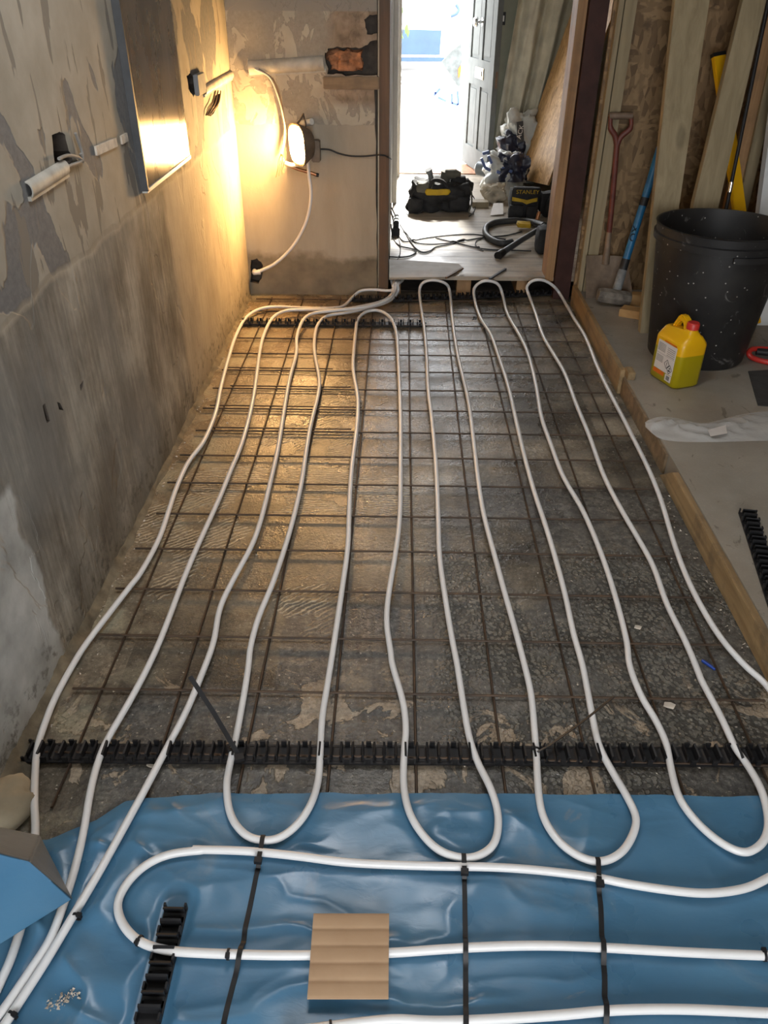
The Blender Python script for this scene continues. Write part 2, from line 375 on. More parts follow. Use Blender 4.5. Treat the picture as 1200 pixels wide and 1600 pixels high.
MT['hose'] = simple('grey_black_hose', (.05,.052,.055), .5, var=.2, bump=.3, bscale=90)
MT['roll'] = simple('blue_grey_vinyl', (.11,.135,.16), .3, var=.15, scale=8)
MT['cream_paper'] = simple('crumpled_cream_bag', (.45,.4,.31), .8, var=.2, bump=.6, bscale=25)
MT['dust_sheet'] = simple('greenish_dust_sheet', (.6,.57,.46), .85, var=.18, scale=9, bump=.3, bscale=70)
MT['sack_navy'] = simple('navy_sack_plastic', (.022,.026,.05), .35, var=.3, scale=14, bump=.4, bscale=18)
MT['sack_clear'] = simple('grey_white_sack_plastic', (.5,.52,.5), .35, var=.15, scale=10, bump=.5, bscale=20)
MT['sack_blue'] = simple('blue_print_plastic', (.06,.1,.26), .4, var=.25, scale=14)
MT['door_paint'] = simple('grey_green_door_paint', (.14,.15,.148), .8, 0, .12, var=.12, scale=9)
MT['door_recess'] = simple('door_moulding_shadow_paint', (.26,.27,.25), .45, var=.12, scale=9)
MT['chrome'] = simple('chrome', (.6,.6,.6), .12, 1, var=.05)
MT['brass'] = simple('dull_brass', (.5,.42,.28), .35, .8, var=.15)
MT['green_wall'] = simple('drab_green_plaster', (.25,.25,.19), .85, var=.12, scale=5)
MT['mat_brown'] = simple('terracotta_threshold', (.34,.16,.08), .7, var=.3, scale=20, bump=.3)
MT['paving'] = simple('pale_paving', (.5,.49,.47), .85, var=.12, scale=2)
MT['car_white'] = simple('pale_car_paint', (.5,.52,.55), .3, var=.03)
MT['car_blue'] = simple('blue_car_paint', (.028,.06,.12), .25, var=.12, scale=3)
MT['kerb'] = simple('kerb_stone', (.14,.14,.13), .9, var=.2)
MT['grey_sheet'] = simple('grey_flecked_board', (.09,.1,.1), .8, var=.3, scale=14)
MT['leaf'] = simple('green_leaf', (.1,.2,.03), .5, var=.25)
MT['stem'] = simple('brown_stem', (.1,.075,.04), .8)
MT['grey_wire'] = simple('grey_cable', (.23,.22,.2), .5)
MT['pvc'] = simple('white_pvc', (.62,.64,.64), .35, var=.04)
MT['green_reflection'] = simple('green_reflection_strip', (.1,.16,.09), .5)
MT['dark_mat'] = simple('dark_rubber_sheet', (.035,.034,.032), .7, var=.3, scale=20, bump=.3)
MT['lamp_body'] = simple('dusty_lamp_casting', (.15,.11,.075), .6, .2, var=.3, scale=20)
def glow_mat():
    t = NT('lit_halogen_glass', .3); t.set('Base Color', (.9,.8,.6)); t.set('Emission Color', (1.0,.56,.2)); t.set('Emission Strength', 480.0); return t.m
MT['glow'] = glow_mat()

# ------------------------------------------------------------------ mesh helper (everything in world coordinates)
class MB:
    def __init__(s): s.v, s.f = [], []
    def add(s, vs, fs):
        o = len(s.v); s.v += [V(p) for p in vs]; s.f += [tuple(i+o for i in q) for q in fs]; return s
    def box(s, x0, x1, y0, y1, z0, z1):
        vs = [(x, y, z) for z in (z0, z1) for y in (y0, y1) for x in (x0, x1)]
        return s.add(vs, [(0,2,3,1), (4,5,7,6), (0,1,5,4), (2,6,7,3), (0,4,6,2), (1,3,7,5)])
    def obox(s, c, ax, ay, az):                   # oriented box: centre and three half axes
        c, ax, ay, az = V(c), V(ax), V(ay), V(az)
        vs = [c+ax*i+ay*j+az*k for k in (-1,1) for j in (-1,1) for i in (-1,1)]
        fs = [(0,2,3,1), (4,5,7,6), (0,1,5,4), (2,6,7,3), (0,4,6,2), (1,3,7,5)]
        if ax.cross(ay).dot(az) < 0: fs = [q[::-1] for q in fs]
        return s.add(vs, fs)
    def beam(s, a, b, wdir, w, t):                # plank from a to b, width along wdir
        a, b = V(a), V(b); L = (b-a); wd = V(wdir); wd = (wd - L*(wd.dot(L)/L.length_squared)).normalized()
        return s.obox((a+b)/2, wd*w/2, L.normalized().cross(wd)*t/2, L/2)
    def tube(s, pts, r, seg=10, closed=False, caps=True):
        pts = [V(p) for p in pts]; n = len(pts); rr = r if isinstance(r, (list, tuple)) else [r]*n
        vs, fs, N = [], [], None
        for i, p in enumerate(pts):
            a = pts[i-1] if (i > 0 or closed) else p; b = pts[(i+1) % n] if (i < n-1 or closed) else p
            T = (b-a).normalized()
            if N is None:
                N = T.cross(V((0,0,1)) if abs(T.z) < .95 else V((1,0,0))).normalized()
            else: N = (N - T*N.dot(T)).normalized()
            B = T.cross(N)
            vs += [p + (N*math.cos(k*2*math.pi/seg) + B*math.sin(k*2*math.pi/seg))*rr[i] for k in range(seg)]
        m = n if closed else n-1
        for i in range(m):
            for k in range(seg):
                a, b = i*seg+k, i*seg+(k+1) % seg; c, d_ = ((i+1) % n)*seg+(k+1) % seg, ((i+1) % n)*seg+k
                fs.append((a, b, c, d_))
        if caps and not closed: fs += [tuple(range(seg))[::-1], tuple((n-1)*seg+k for k in range(seg))]
        return s.add(vs, fs)
    def strap(s, pts, wd, th, side=None):         # flat band along a path
        pts = [V(p) for p in pts]; n = len(pts); vs, fs = [], []
        for i, p in enumerate(pts):
            T = (pts[min(i+1, n-1)]-pts[max(i-1, 0)]).normalized()
            S = V(side) if side is not None else T.cross(V((0,0,1)))
            S = (S - T*S.dot(T)).normalized(); U = S.cross(T)
            vs += [p+S*wd/2+U*th/2, p-S*wd/2+U*th/2, p-S*wd/2-U*th/2, p+S*wd/2-U*th/2]
        for i in range(n-1):
            for k in range(4): fs.append((i*4+k, i*4+(k+1) % 4, i*4+4+(k+1) % 4, i*4+4+k))
        fs += [(3,2,1,0), tuple((n-1)*4+k for k in range(4))]
        return s.add(vs, fs)
    def lathe(s, prof, c, seg=32, axis=(0,0,1), close=False):     # prof: (radius, height) list
        c, A = V(c), V(axis).normalized(); X = A.orthogonal().normalized(); Y = A.cross(X); vs, fs = [], []
        for (r, h) in prof:
            vs += [c + A*h + (X*math.cos(k*2*math.pi/seg)+Y*math.sin(k*2*math.pi/seg))*r for k in range(seg)]
        m = len(prof)
        for i in range(m-1 if not close else m):
            for k in range(seg):
                j = (i+1) % m
                fs.append((i*seg+k, i*seg+(k+1) % seg, j*seg+(k+1) % seg, j*seg+k))
        if not close:
            fs += [tuple(range(seg))[::-1], tuple((m-1)*seg+k for k in range(seg))]
        return s.add(vs, fs)
    def prism(s, pts, ext):                       # polygon (3-D points) pushed along ext
        pts = [V(p) for p in pts]; n = len(pts); e = V(ext)
        return s.add(pts+[p+e for p in pts], [tuple(range(n))[::-1], tuple(range(n, 2*n))] + [(i, (i+1) % n, n+(i+1) % n, n+i) for i in range(n)])
    def grid(s, fn, nu, nv, thick=0.0, up=(0,0,1)):
        vs = [V(fn(i/nu, j/nv)) for j in range(nv+1) for i in range(nu+1)]; k = nu+1
        fs = [(j*k+i, j*k+i+1, (j+1)*k+i+1, (j+1)*k+i) for j in range(nv) for i in range(nu)]
        if thick:
            o = len(vs); vs += [p - V(up)*thick for p in vs]; fs += [tuple(q+o for q in g)[::-1] for g in fs]
            ring = list(range(k)) + [j*k+nu for j in range(1, nv+1)] + [nv*k+i for i in range(nu-1, -1, -1)] + [j*k for j in range(nv-1, 0, -1)]
            for a, b in zip(ring, ring[1:]+ring[:1]): fs.append((b, a, a+o, b+o))
        return s.add(vs, fs)
    def mesh(s, name, off=V((0,0,0)), smooth=40, bevel=0, fix=False):
        me = bpy.data.meshes.new(name); me.from_pydata([p-off for p in s.v], [], s.f)
        if bevel or fix:
            b = bmesh.new(); b.from_mesh(me)
            if fix: bmesh.ops.recalc_face_normals(b, faces=b.faces)
            if bevel: bmesh.ops.bevel(b, geom=[e for e in b.edges if len(e.link_faces) == 2 and e.calc_face_angle(0) > .6], offset=bevel, segments=2, affect='EDGES', clamp_overlap=True)
            b.to_mesh(me); b.free()
        me.update()
        if smooth: me.shade_smooth(); me.set_sharp_from_angle(angle=math.radians(smooth))
        return me

def wloc(o): return o.location if o is not None else V((0,0,0))
def link(name, mb, m, parent=None, loc=None, **k):
    base = V((0,0,0)); q = parent
    while q is not None: base = base + q.location; q = q.parent
    o0 = V(loc) if loc is not None else base
    o = bpy.data.objects.new(name, mb.mesh(name, o0, **k)); C.objects.link(o)
    o.data.materials.append(MT[m] if isinstance(m, str) else m)
    if parent is not None: o.parent = parent
    o.location = o0 - base
    return o
def tag(o, label, cat, group=None):
    o['label'] = label; o['category'] = cat
    if group: o['group'] = group
    return o
def thing(name, loc, label, cat, group=None):
    o = bpy.data.objects.new(name, None); o.empty_display_size = .05; C.objects.link(o); o.location = V(loc); return tag(o, label, cat, group)
def struct(name, mb, m, label=None, **k):
    o = link(name, mb, m, **k); o['kind'] = 'structure'
    if label: o['label'] = label
    return o
def cut(o, boxes):
    mb = MB()
    for b in boxes: mb.box(*b)
    c = bpy.data.objects.new('cutter', mb.mesh('cutter', smooth=0)); C.objects.link(c)
    c.data.materials.append(MT['void'])
    o.data.materials.append(MT['void'])
    md = o.modifiers.new('b', 'BOOLEAN'); md.object = c; md.operation = 'DIFFERENCE'; md.solver = 'EXACT'
    md.material_mode = 'TRANSFER'
    me = bpy.data.meshes.new_from_object(o.evaluated_get(bpy.context.evaluated_depsgraph_get()))
    o.modifiers.clear(); o.data = me; bpy.data.objects.remove(c)
def cut_poly(o, polys):                    # ragged cavities: closed outlines pushed into the wall
    mb = MB()
    for pts, ext in polys: mb.prism(pts, ext)
    c = bpy.data.objects.new('cutter', mb.mesh('cutter', smooth=0, fix=True)); C.objects.link(c)
    c.data.materials.append(MT['void']); o.data.materials.append(MT['void'])
    md = o.modifiers.new('b', 'BOOLEAN'); md.object = c; md.operation = 'DIFFERENCE'; md.solver = 'EXACT'; md.material_mode = 'TRANSFER'
    me = bpy.data.meshes.new_from_object(o.evaluated_get(bpy.context.evaluated_depsgraph_get()))
    o.modifiers.clear(); o.data = me; bpy.data.objects.remove(c)
def ragged(pts, plane, n=5, amp=1.6):
    out = []
    for i, (a, b) in enumerate(zip(pts, pts[1:]+pts[:1])):
        for k in range(n):
            t = k/n; out.append(plane(a[0]+(b[0]-a[0])*t+random.uniform(-amp,amp), a[1]+(b[1]-a[1])*t+random.uniform(-amp,amp)))
    return out
def spline(pts, n=8, closed=False):
    P = [V(p) for p in pts]; out = []; L = len(P)
    for i in range(L if closed else L-1):
        g = lambda k: P[k % L] if closed else P[max(0, min(L-1, k))]
        a, b, c, d_ = g(i-1), g(i), g(i+1), g(i+2)
        for j in range(n):
            t = j/n; out.append(.5*((2*b)+(c-a)*t+(2*a-5*b+4*c-d_)*t*t+(3*b-a-3*c+d_)*t**3))
    if not closed: out.append(P[-1])
    return out
def blob_box(c, sx, sy, sz, seed, amp=.02, rnd=.25, n=10, taper=.0, jag=6):
    # soft rounded box with lumpy sides
    c = V(c); m = MB(); b = bmesh.new(); bmesh.ops.create_cube(b, size=2)
    bmesh.ops.subdivide_edges(b, edges=b.edges, cuts=n, use_grid_fill=True)
    for v_ in b.verts:
        p = v_.co.copy(); s_ = p.normalized()*1.15; q = p.lerp(s_, rnd)
        k = 1 - taper*(q.z+1)/2
        w_ = V((q.x*sx*k, q.y*sy*k, (q.z+1)*sz))
        w_ += p.normalized()*amp*fbm((w_.x*jag+seed, w_.y*jag, w_.z*jag))
        w_.z = max(w_.z, 0); v_.co = c + w_
    b.verts.ensure_lookup_table()
    m.v = [v_.co.copy() for v_ in b.verts]; m.f = [tuple(v_.index for v_ in f_.verts) for f_ in b.faces]; b.free()
    return m
def fbm(p, oct_=4): return mnoise.fractal(V(p), 1.0, 2.0, oct_)
def text(name, body, m, parent, origin, xdir, ydir, size, ext=.0008):
    cu = bpy.data.curves.new(name, 'FONT'); cu.body = body; cu.size = 1; cu.align_x = 'CENTER'; cu.align_y = 'CENTER'; cu.extrude = ext/size
    tmp = bpy.data.objects.new(name, cu); C.objects.link(tmp)
    me = bpy.data.meshes.new_from_object(tmp.evaluated_get(bpy.context.evaluated_depsgraph_get())); bpy.data.objects.remove(tmp)
    X, Y = V(xdir).normalized(), V(ydir).normalized(); Y = (Y-X*Y.dot(X)).normalized(); Zn = X.cross(Y)
    me.transform(Matrix((X*size, Y*size, Zn*size)).transposed().to_4x4())
    o = bpy.data.objects.new(name, me); C.objects.link(o); me.materials.append(MT[m])
    base = V((0,0,0)); q = parent
    while q is not None: base = base + q.location; q = q.parent
    o.parent = parent; o.location = V(origin)-base; return o

# ================================================================== SETTING
HF, RF, YB = .112, .087, 4.52          # hall floor, raised right floor, back wall plane
WL = -.87
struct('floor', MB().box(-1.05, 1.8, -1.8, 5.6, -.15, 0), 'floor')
struct('floor_right', MB().box(1.0, 2.7, -1.8, YB-.06, 0, RF), 'chip')
struct('floor_hall', MB().box(-.06, 1.8, 4.535, 7.5, HF-.022, HF), 'boards')
struct('floor_outside', MB().box(-14, 14, 7.9, 60, -.25, -.02), 'paving')
wl = struct('wall_left', MB().box(-1.1, WL, -1.8, YB+.15, -.1, 2.4), 'wall_left', smooth=0)
def bx(p, q, dep):                       # a cavity in the left wall between two picture corners
    a, b = PX(*p, WL), PX(*q, WL)
    return (WL-dep, WL+.02, min(a.y,b.y), max(a.y,b.y), min(a.z,b.z), max(a.z,b.z))
pw = lambda x, y: PX(x, y, WL+.02)
cut_poly(wl, [(ragged(q, pw, n_, a_), (-d_, 0, 0)) for q, n_, a_, d_ in (
    ([(94,212),(106,206),(114,210),(119,236),(126,252),(112,264),(98,258)], 3, 1.2, .09),
    ([(79,634),(83,630),(90,658),(86,661)], 2, .5, .07), ([(101,628),(106,630),(111,641),(105,640)], 2, .5, .05), ([(136,602),(142,594),(141,604),(138,611)], 2, .5, .06),
    ([(299,118),(306,114),(316,140),(310,152),(302,140)], 3, 1, .07), ([(338,168),(344,150),(352,146),(348,166),(336,182),(328,180)], 3, 1, .04))])
wb = struct('wall_back', MB().box(-1.0, -.128, YB, YB+.14, -.1, 2.4), 'wall_back', smooth=0)
def by(p, q, dep):
    a, b = PY(*p, YB), PY(*q, YB)
    return (min(a.x,b.x), max(a.x,b.x), YB-.02, YB+dep, min(a.z,b.z), max(a.z,b.z))
pk = lambda x, y: PY(x, y, YB-.02)
cut_poly(wb, [(ragged(q, pk, n_, a_), (0, d_, 0)) for q, n_, a_, d_ in (
    ([(507,84),(514,75),(540,73),(562,77),(576,66),(600,62),(600,117),(540,118),(512,115)], 4, 1.8, .075),
    ([(567,30),(578,24),(600,22),(600,55),(588,52),(574,55)], 4, 2, .06),
    ([(585,120),(600,120),(600,470),(590,470),(588,300)], 7, 1.2, .03),
    ([(391,408),(402,404),(410,415),(409,438),(402,446),(391,444)], 3, 1.5, .08))])
struct('wall_right', MB().box(2.6, 2.7, -1.8, YB, 0, 2.4), 'osb', smooth=0)
struct('wall_partition', MB().box(.987, 2.7, 4.41, 4.43, .0, 2.4), 'osb', smooth=0)
struct('wall_hall_left', MB().box(-.2, -.065, 4.72, 7.5, 0, 2.4), 'plain_wall', smooth=0)
struct('wall_hall_right', MB().box(1.8, 1.9, 4.43, 7.6, 0, 2.4), 'green_wall', smooth=0)
struct('wall_front', MB().box(.80, 1.9, 7.5, 7.7, 0, 2.4).box(-.4, -.06, 7.5, 7.7, 0, 2.4).box(-.06, .8, 7.5, 7.7, 2.15, 2.4), 'green_wall', smooth=0)
struct('wall_rear', MB().box(-1.1, -.75, -1.9, -1.8, 0, 2.4).box(.95, 2.7, -1.9, -1.8, 0, 2.4).box(-.75, .95, -1.9, -1.8, 2.0, 2.4).box(-.75, .95, -1.9, -1.8, 0, .2), 'plain_wall', smooth=0)
struct('window_1', MB().box(-.75, -.7, -1.88, -1.82, .2, 2.0).box(.9, .95, -1.88, -1.82, .2, 2.0).box(-.7, .9, -1.88, -1.82, 1.95, 2.0).box(-.7, .9, -1.88, -1.82, .2, .25), 'pvc')
struct('ceiling', MB().box(-1.1, 2.7, 2.6, 7.7, 2.4, 2.5).box(-1.1, 2.7, -1.9, 1.55, 2.4, 2.5).box(-1.1, -.45, 1.55, 2.6, 2.4, 2.5).box(.25, 2.7, 1.55, 2.6, 2.4, 2.5).box(-.45, .25, 2.35, 2.6, 2.4, 2.5), 'ceiling', smooth=0)  # gap above the mid floor added to let sky light in
struct('threshold', MB().box(-.06, .8, 7.5, 7.95, .03, HF+.008), 'mat_brown')
struct('floor_void', MB().box(-.12, 1.0, 4.6, 5.58, -.01, .006).box(-.12, 1.3, 5.0, 5.02, 0, HF-.024), 'void')  # dark slab and upright added under the hall boards to keep the cavity dark
def fil(u, v):
    y = .9 + u*3.58; w_ = (.022+.03*abs(fbm((y*3, 1, 4)))+.035*max(0, (1.9-y)/.9))*(1+.35*fbm((y*14, v*2, 8)))
    return (WL-.004+v*w_, y, max(-.004, (1-v)**1.6*(w_*.9+.006*fbm((y*20, v*6, 2)))-.002))
struct('trim_7', MB().grid(fil, 260, 8), 'mortar_foot', smooth=60)
# joists whose ends show under the hall boards
for a, b in ((612, 626), (713, 735), (806, 822)):
    p, q = PY(a, 455, 4.56), PY(b, 455, 4.56)
    struct('floor_joist', MB().box(p.x, q.x, 4.555, 5.5, 0.0, HF-.022), 'timber_raw')
# frame of the opening
struct('trim_1', MB().box(-.117, -.064, YB-.03, YB+.19, 0, 2.4), 'timber_old', 'dark brown timber post at the left side of the hall opening', bevel=.003)
struct('trim_2', MB().box(.842, .888, YB-.0, YB+.15, HF-.02, 2.4), 'timber_raw', 'rough orange timber lining on the right side of the hall opening', bevel=.003)
struct('steel_column', MB().box(.892, .985, YB-.03, YB-.015, 0, 2.4).box(.892, .905, YB-.015, YB+.06, 0, 2.4).box(.892, .985, YB+.06, YB+.075, 0, 2.4), 'steel', 'dark red painted steel column to the right of the hall opening')
struct('trim_3', MB().box(-.064, -.03, 6.35, 6.47, HF, 2.4), 'white_paint', bevel=.004)
struct('trim_4', MB().box(-.064, -.01, 7.36, 7.52, HF, 2.3), 'white_paint', bevel=.004)
struct('trim_5', MB().box(.785, .83, 7.55, 7.72, HF, 2.3), 'white_paint', bevel=.004)
for x0, x1, y in ((1.03, 1.085, 4.36), (1.0, 1.025, 4.36)):
    struct('wall_stud', MB().box(x0, x1, y, 4.408, RF, 2.4), 'timber', bevel=.003)
# edging boards along the step
e1 = link('edging_board', MB().prism([(1.0,2.52,0), (1.0,2.40,.083), (1.0,.2,.086), (1.0,.2,0)], (-.022,0,0)), 'timber_edge', loc=(1.0,1.4,0), bevel=.002)
tag(e1, 'near rough timber board edging the step, tapered at its far end', 'edging board')
e2 = link('edging_board', MB().box(.978, .9995, 3.22, 4.40, .0, .112), 'timber_edge', loc=(.98,3.8,0), bevel=.002)
tag(e2, 'far rough timber board edging the step, running to the steel column', 'edging board')
struct('trim_6', MB().box(.990, .9995, 2.53, 3.21, 0, RF-.006), 'timber_lintel')
tag(link('timber_block', MB().box(.998, 1.03, 3.17, 3.24, RF, RF+.035), 'timber_edge', loc=(1.01,3.2,RF), bevel=.002), 'small square timber block at the near end of the far edging board', 'block')

# ================================================================== REINFORCING MESH
tm = thing('reinforcing_mesh', (0, 2.7, 0), 'rusty steel reinforcing mesh lying over the whole recessed floor', 'reinforcing mesh')
for k in range(9):
    x = -.743+.2*k
    xt = x + random.uniform(-.012, .012)
    link('long_bar', MB().tube([(x, 1.05, .0075), (x+.004*math.sin(k), 2.6, .0075), (xt, 4.44, .0075)], .0034, 6), 'rebar', tm)
for k in range(-1, 16):
    y = 1.397+.2*k
    x0 = -.82+random.uniform(-.01,.01); x1 = .935+random.uniform(-.015,.015)
    link('cross_bar', MB().tube([(x0, y-.004, .0135), (0, y+random.uniform(-.003,.003), .0135), (x1, y, .0135)], .0034, 6), 'rebar', tm)
for k in (7, 8, 9, 10, 13):                       # lapped second sheet on the left
    y = 1.421+.2*k
    link('cross_bar', MB().tube([(-.80+.05*(k % 2), y, .0135), (-.25+.1*math.sin(k), y, .0135)], .003, 6), 'rebar', tm)

# ================================================================== HEATING PIPES
PR = .0083
def trace(px, zo=0.0):
    out = []
    for (x, y) in px:
        z = .0255 if y < 1225 else .0325
        if y < 1235 and y < 545: z += zo*max(0, min(1, (545-y)/40))
        p = PZ(x, y, z)
        if p.y > 4.47: p = PY(x, y, 4.47)
        out.append(p)
    return out
ALLP = []
from mathutils.kdtree import KDTree
def avoid(P, laid, dmin, rounds=6):           # lift a run over whatever already lies where it passes
    if not laid: return P
    kd = KDTree(len(laid))
    for i, q in enumerate(laid): kd.insert(q, i)
    kd.balance()
    for _ in range(rounds):
        lift = [0.0]*len(P)
        for i, p in enumerate(P):
            for co, k, d_ in kd.find_range(p, dmin):
                h = math.hypot(p.x-co.x, p.y-co.y)
                lift[i] = max(lift[i], co.z + math.sqrt(max(0, dmin*dmin-h*h)) - p.z)
        if max(lift) < 1e-4: break
        P = [V((p.x, p.y, p.z+l)) for p, l in zip(P, lift)]
        z = [p.z for p in P]
        P = [V((p.x, p.y, max(p.z, (z[max(0,i-1)]+z[i]+z[min(len(z)-1,i+1)])/3))) for i, p in enumerate(P)]
    return P
def pipe(pts, label, extra_end=(), extra_start=(), zo=0.0):
    P = list(extra_start) + trace(pts, zo) + list(extra_end)
    P = spline(P, 12)
    for i in range(9): P = [P[0]] + [(P[j-1]+P[j]*2+P[j+1])/4 for j in range(1, len(P)-1)] + [P[-1]]
    far = [p for p in P if p.y > 3.9]
    if far and len(P) < 700: P = avoid(P, [p for p in ALLP if p.y > 3.85], 2*PR+.0012)
    ALLP.extend(P)
    o = link('heating_pipe', MB().tube(P, PR, 12), 'pipe', loc=(P[len(P)//2].x, P[len(P)//2].y, 0), smooth=60)
    return tag(o, label, 'pipe', 'white underfloor heating pipes')
G0 = [(367,0),(350,100),(330,200),(285,310),(225,390),(180,490),(150,580),(115,680),(50,800),(0,865)]
z6 = lambda L: [(200+u/2.4, 560+v/2.4) for u, v in L]
z7 = lambda L: [(600+u/2.4, 560+v/2.4) for u, v in L]
za = lambda L: [(340+u*.46667, 420+v*.46667) for u, v in L]
z1 = lambda L: [(u/2.6667, 1000+v/2.6667) for u, v in L]
z2 = lambda L: [(300+u/2.4, 1040+v/2.4) for u, v in L]
z3 = lambda L: [(760+u/2.727, 1040+v/2.727) for u, v in L]
P1 = za([(585,72),(530,70),(480,73),(452,95),(425,122),(390,131),(300,132),(200,127),(140,135),(95,163),(65,215),(45,270)]) + z6(G0[1:]) + z1([(370,0),(300,110),(230,240),(190,340),(158,440),(147,540),(143,680),(147,810)]) + [(45,1400),(22,1484),(0,1536),(-30,1600)]
P2 = za([(588,55),(590,72),(562,104),(480,126),(400,137),(300,137),(230,140),(185,163),(155,220),(140,285)]) + z6([(470,150),(430,310),(385,420),(345,520),(290,640),(245,740),(200,850)]) + z1([(660,20),(560,220),(450,410),(405,520),(375,640),(350,790),(318,930),(285,1040),(215,1235),(130,1370),(0,1560)]) + [(-30,1620)]
P3 = za([(596,52),(598,70),(570,104),(500,127),(400,139),(320,149),(285,173),(265,230),(264,285)]) + z6([(605,80),(580,230),(560,350),(530,480),(500,600),(465,700),(400,820),(345,935)]) + z1([(890,10),(830,170),(770,310),(690,460),(600,630),(490,830),(400,990),(310,1140),(190,1340),(60,1540)]) + [(0,1612)]
P4 = za([(603,52),(604,75),(575,108),(500,133),(430,147),(365,158),(335,188),(325,230),(325,285)]) + z6([(718,80),(710,150),(685,250),(668,350),(650,470),(620,600),(585,720),(540,850),(490,970),(460,1080)]) + z2([(212,0),(195,110),(165,270),(140,380),(130,460),(145,560),(195,630),(260,655),(330,645),(400,590),(450,510),(475,420),(482,300),(490,180),(510,60)])
P5 = z6([(780,1020),(805,850),(825,700),(830,550),(840,400),(858,260),(862,150),(845,50)]) + za([(455,290),(462,215),(470,168),(500,143),(540,140),(575,160),(597,205),(604,285)])
P6 = z6([(1022,200),(1022,400),(1020,580),(1005,720),(978,880),(970,990),(985,1100)]) + z2([(752,0),(790,130),(802,230),(797,310),(793,440),(815,550),(870,640),(940,700),(1030,722),(1100,700),(1140,650),(1148,560),(1120,460),(1075,370),(1040,270),(1015,130),(995,0)])
P7 = z7([(255,1050),(230,900),(208,740),(203,580),(195,400),(180,230),(165,110)]) + za([(700,290),(692,200),(680,120),(676,70),(690,45),(725,38),(765,50),(778,80),(785,160),(803,285)])
P8 = z7([(315,150),(335,300),(355,470),(375,590),(415,740),(450,870),(490,1010)]) + z3([(163,0),(190,120),(203,250),(213,380),(222,540),(245,650),(310,750),(400,815),(490,835),(570,800),(620,730),(638,650),(600,560),(530,440),(480,340),(450,210),(410,0)])
P9 = z7([(710,1030),(680,890),(640,740),(600,610),(560,490),(520,340),(490,210),(465,100)]) + za([(940,290),(915,220),(880,165),(862,110),(858,70),(875,48),(905,40),(940,52),(955,90),(970,150),(1010,220),(1040,285)])
P10 = z7([(570,100),(590,220),(625,320),(670,440),(740,560),(790,670),(835,790),(875,920),(910,1060)]) + z3([(610,0),(660,130),(720,230),(765,330),(785,430),(820,560),(900,670),(1000,755),(1090,795),(1150,778),(1190,730),(1200,650),(1172,530),(1110,420),(1060,350),(1000,220),(920,70)])
P11 = z7([(1180,1180),(1130,1060),(1060,920),(1010,780),(950,670),(880,550),(820,430),(770,290),(720,170),(680,60)]) + za([(1125,285),(1090,225),(1065,150),(1045,95),(1035,62),(1055,40),(1090,38),(1125,58),(1150,90)])
P12 = [(896,496),(912,521),(922.7,545),(933,572),(952,612),(973,652),(987,680),(1011,728),(1032,779),(1050,839),(1068,890),(1092,941),(1125,995),(1164,1040),(1200,1073)]
cav = lambda x: [V((x, 4.64, .07)), V((x, 4.55, .08))]
pipe(P1, 'white heating pipe nearest the left wall, lying alone to the far left', extra_start=cav(-.045))
pipe(P2, 'second white heating pipe from the left wall, running down to the blue membrane', extra_start=cav(-.024), zo=.012)
pipe(P3, 'third white heating pipe from the left wall, crossing the membrane edge in a straight diagonal', extra_start=cav(-.003), zo=.024)
pipe(P4+P5+P6+P7+P8+P9+P10+P11+P12, 'long white heating pipe looped back and forth in snaking runs across the mesh', extra_start=cav(.02), extra_end=[V((.965, 1.30, .026)), V((.97, 1.15, .028))])
PA = z3([(1200,905),(1100,950),(950,970),(800,960),(600,930),(450,900),(200,870)]) + z2([(1100,755),(900,752),(600,740),(400,715),(200,695),(0,690)]) + z1([(850,875),(720,890),(620,930),(540,1000),(492,1090),(505,1170),(560,1240),(640,1280),(760,1300),(1060,1312)]) + [(483,1492.5),(608,1489),(680,1484),(767,1479),(853,1477.5),(940,1480.5),(1070,1488),(1200,1493.5),(1240,1495)]
pipe([(1235,1352)]+PA, 'white heating pipe looping across the blue membrane and under the cardboard')
pipe([(1240,1584),(1200,1582.8),(1070,1577),(962,1578.4),(875,1586),(767,1593),(680,1596),(617,1593),(560,1598),(500,1606),(440,1614)], 'white heating pipe along the bottom edge of the photo on blue membrane')

# ================================================================== BLUE MEMBRANE
_ed = [(-40,1320),(75,1310),(150,1280),(195,1252),(230,1245),(330,1239),(640,1238),(900,1240),(1200,1243),(1245,1244)]
_ed = [PZ(x, y, .019) for x, y in _ed]
def edge_y(x):
    for a, b in zip(_ed, _ed[1:]):
        if x <= b.x: return a.y + (b.y-a.y)*max(0, (x-a.x)/(b.x-a.x))
    return _ed[-1].y
def ridge(x, y, sx, sy, seed): return (1-abs(fbm((x*sx, y*sy, seed), 3)))**5
_near = [p for p in ALLP if p.y < 1.3]
_kd = KDTree(len(_near))
for _i, _p in enumerate(_near): _kd.insert((_p.x, _p.y, 0), _i)
_kd.balance()
_rail = (PZ(276,1418,.02), PZ(225,1625,.02))
def foil_fn(u, v):
    x = -.868 + u*(.985+.868); ey = edge_y(x) + .004*fbm((x*9, 1, 3)); y = ey - (v**1.15)*(ey+1.4)
    return (x, y, foil_z(x, y, ey))
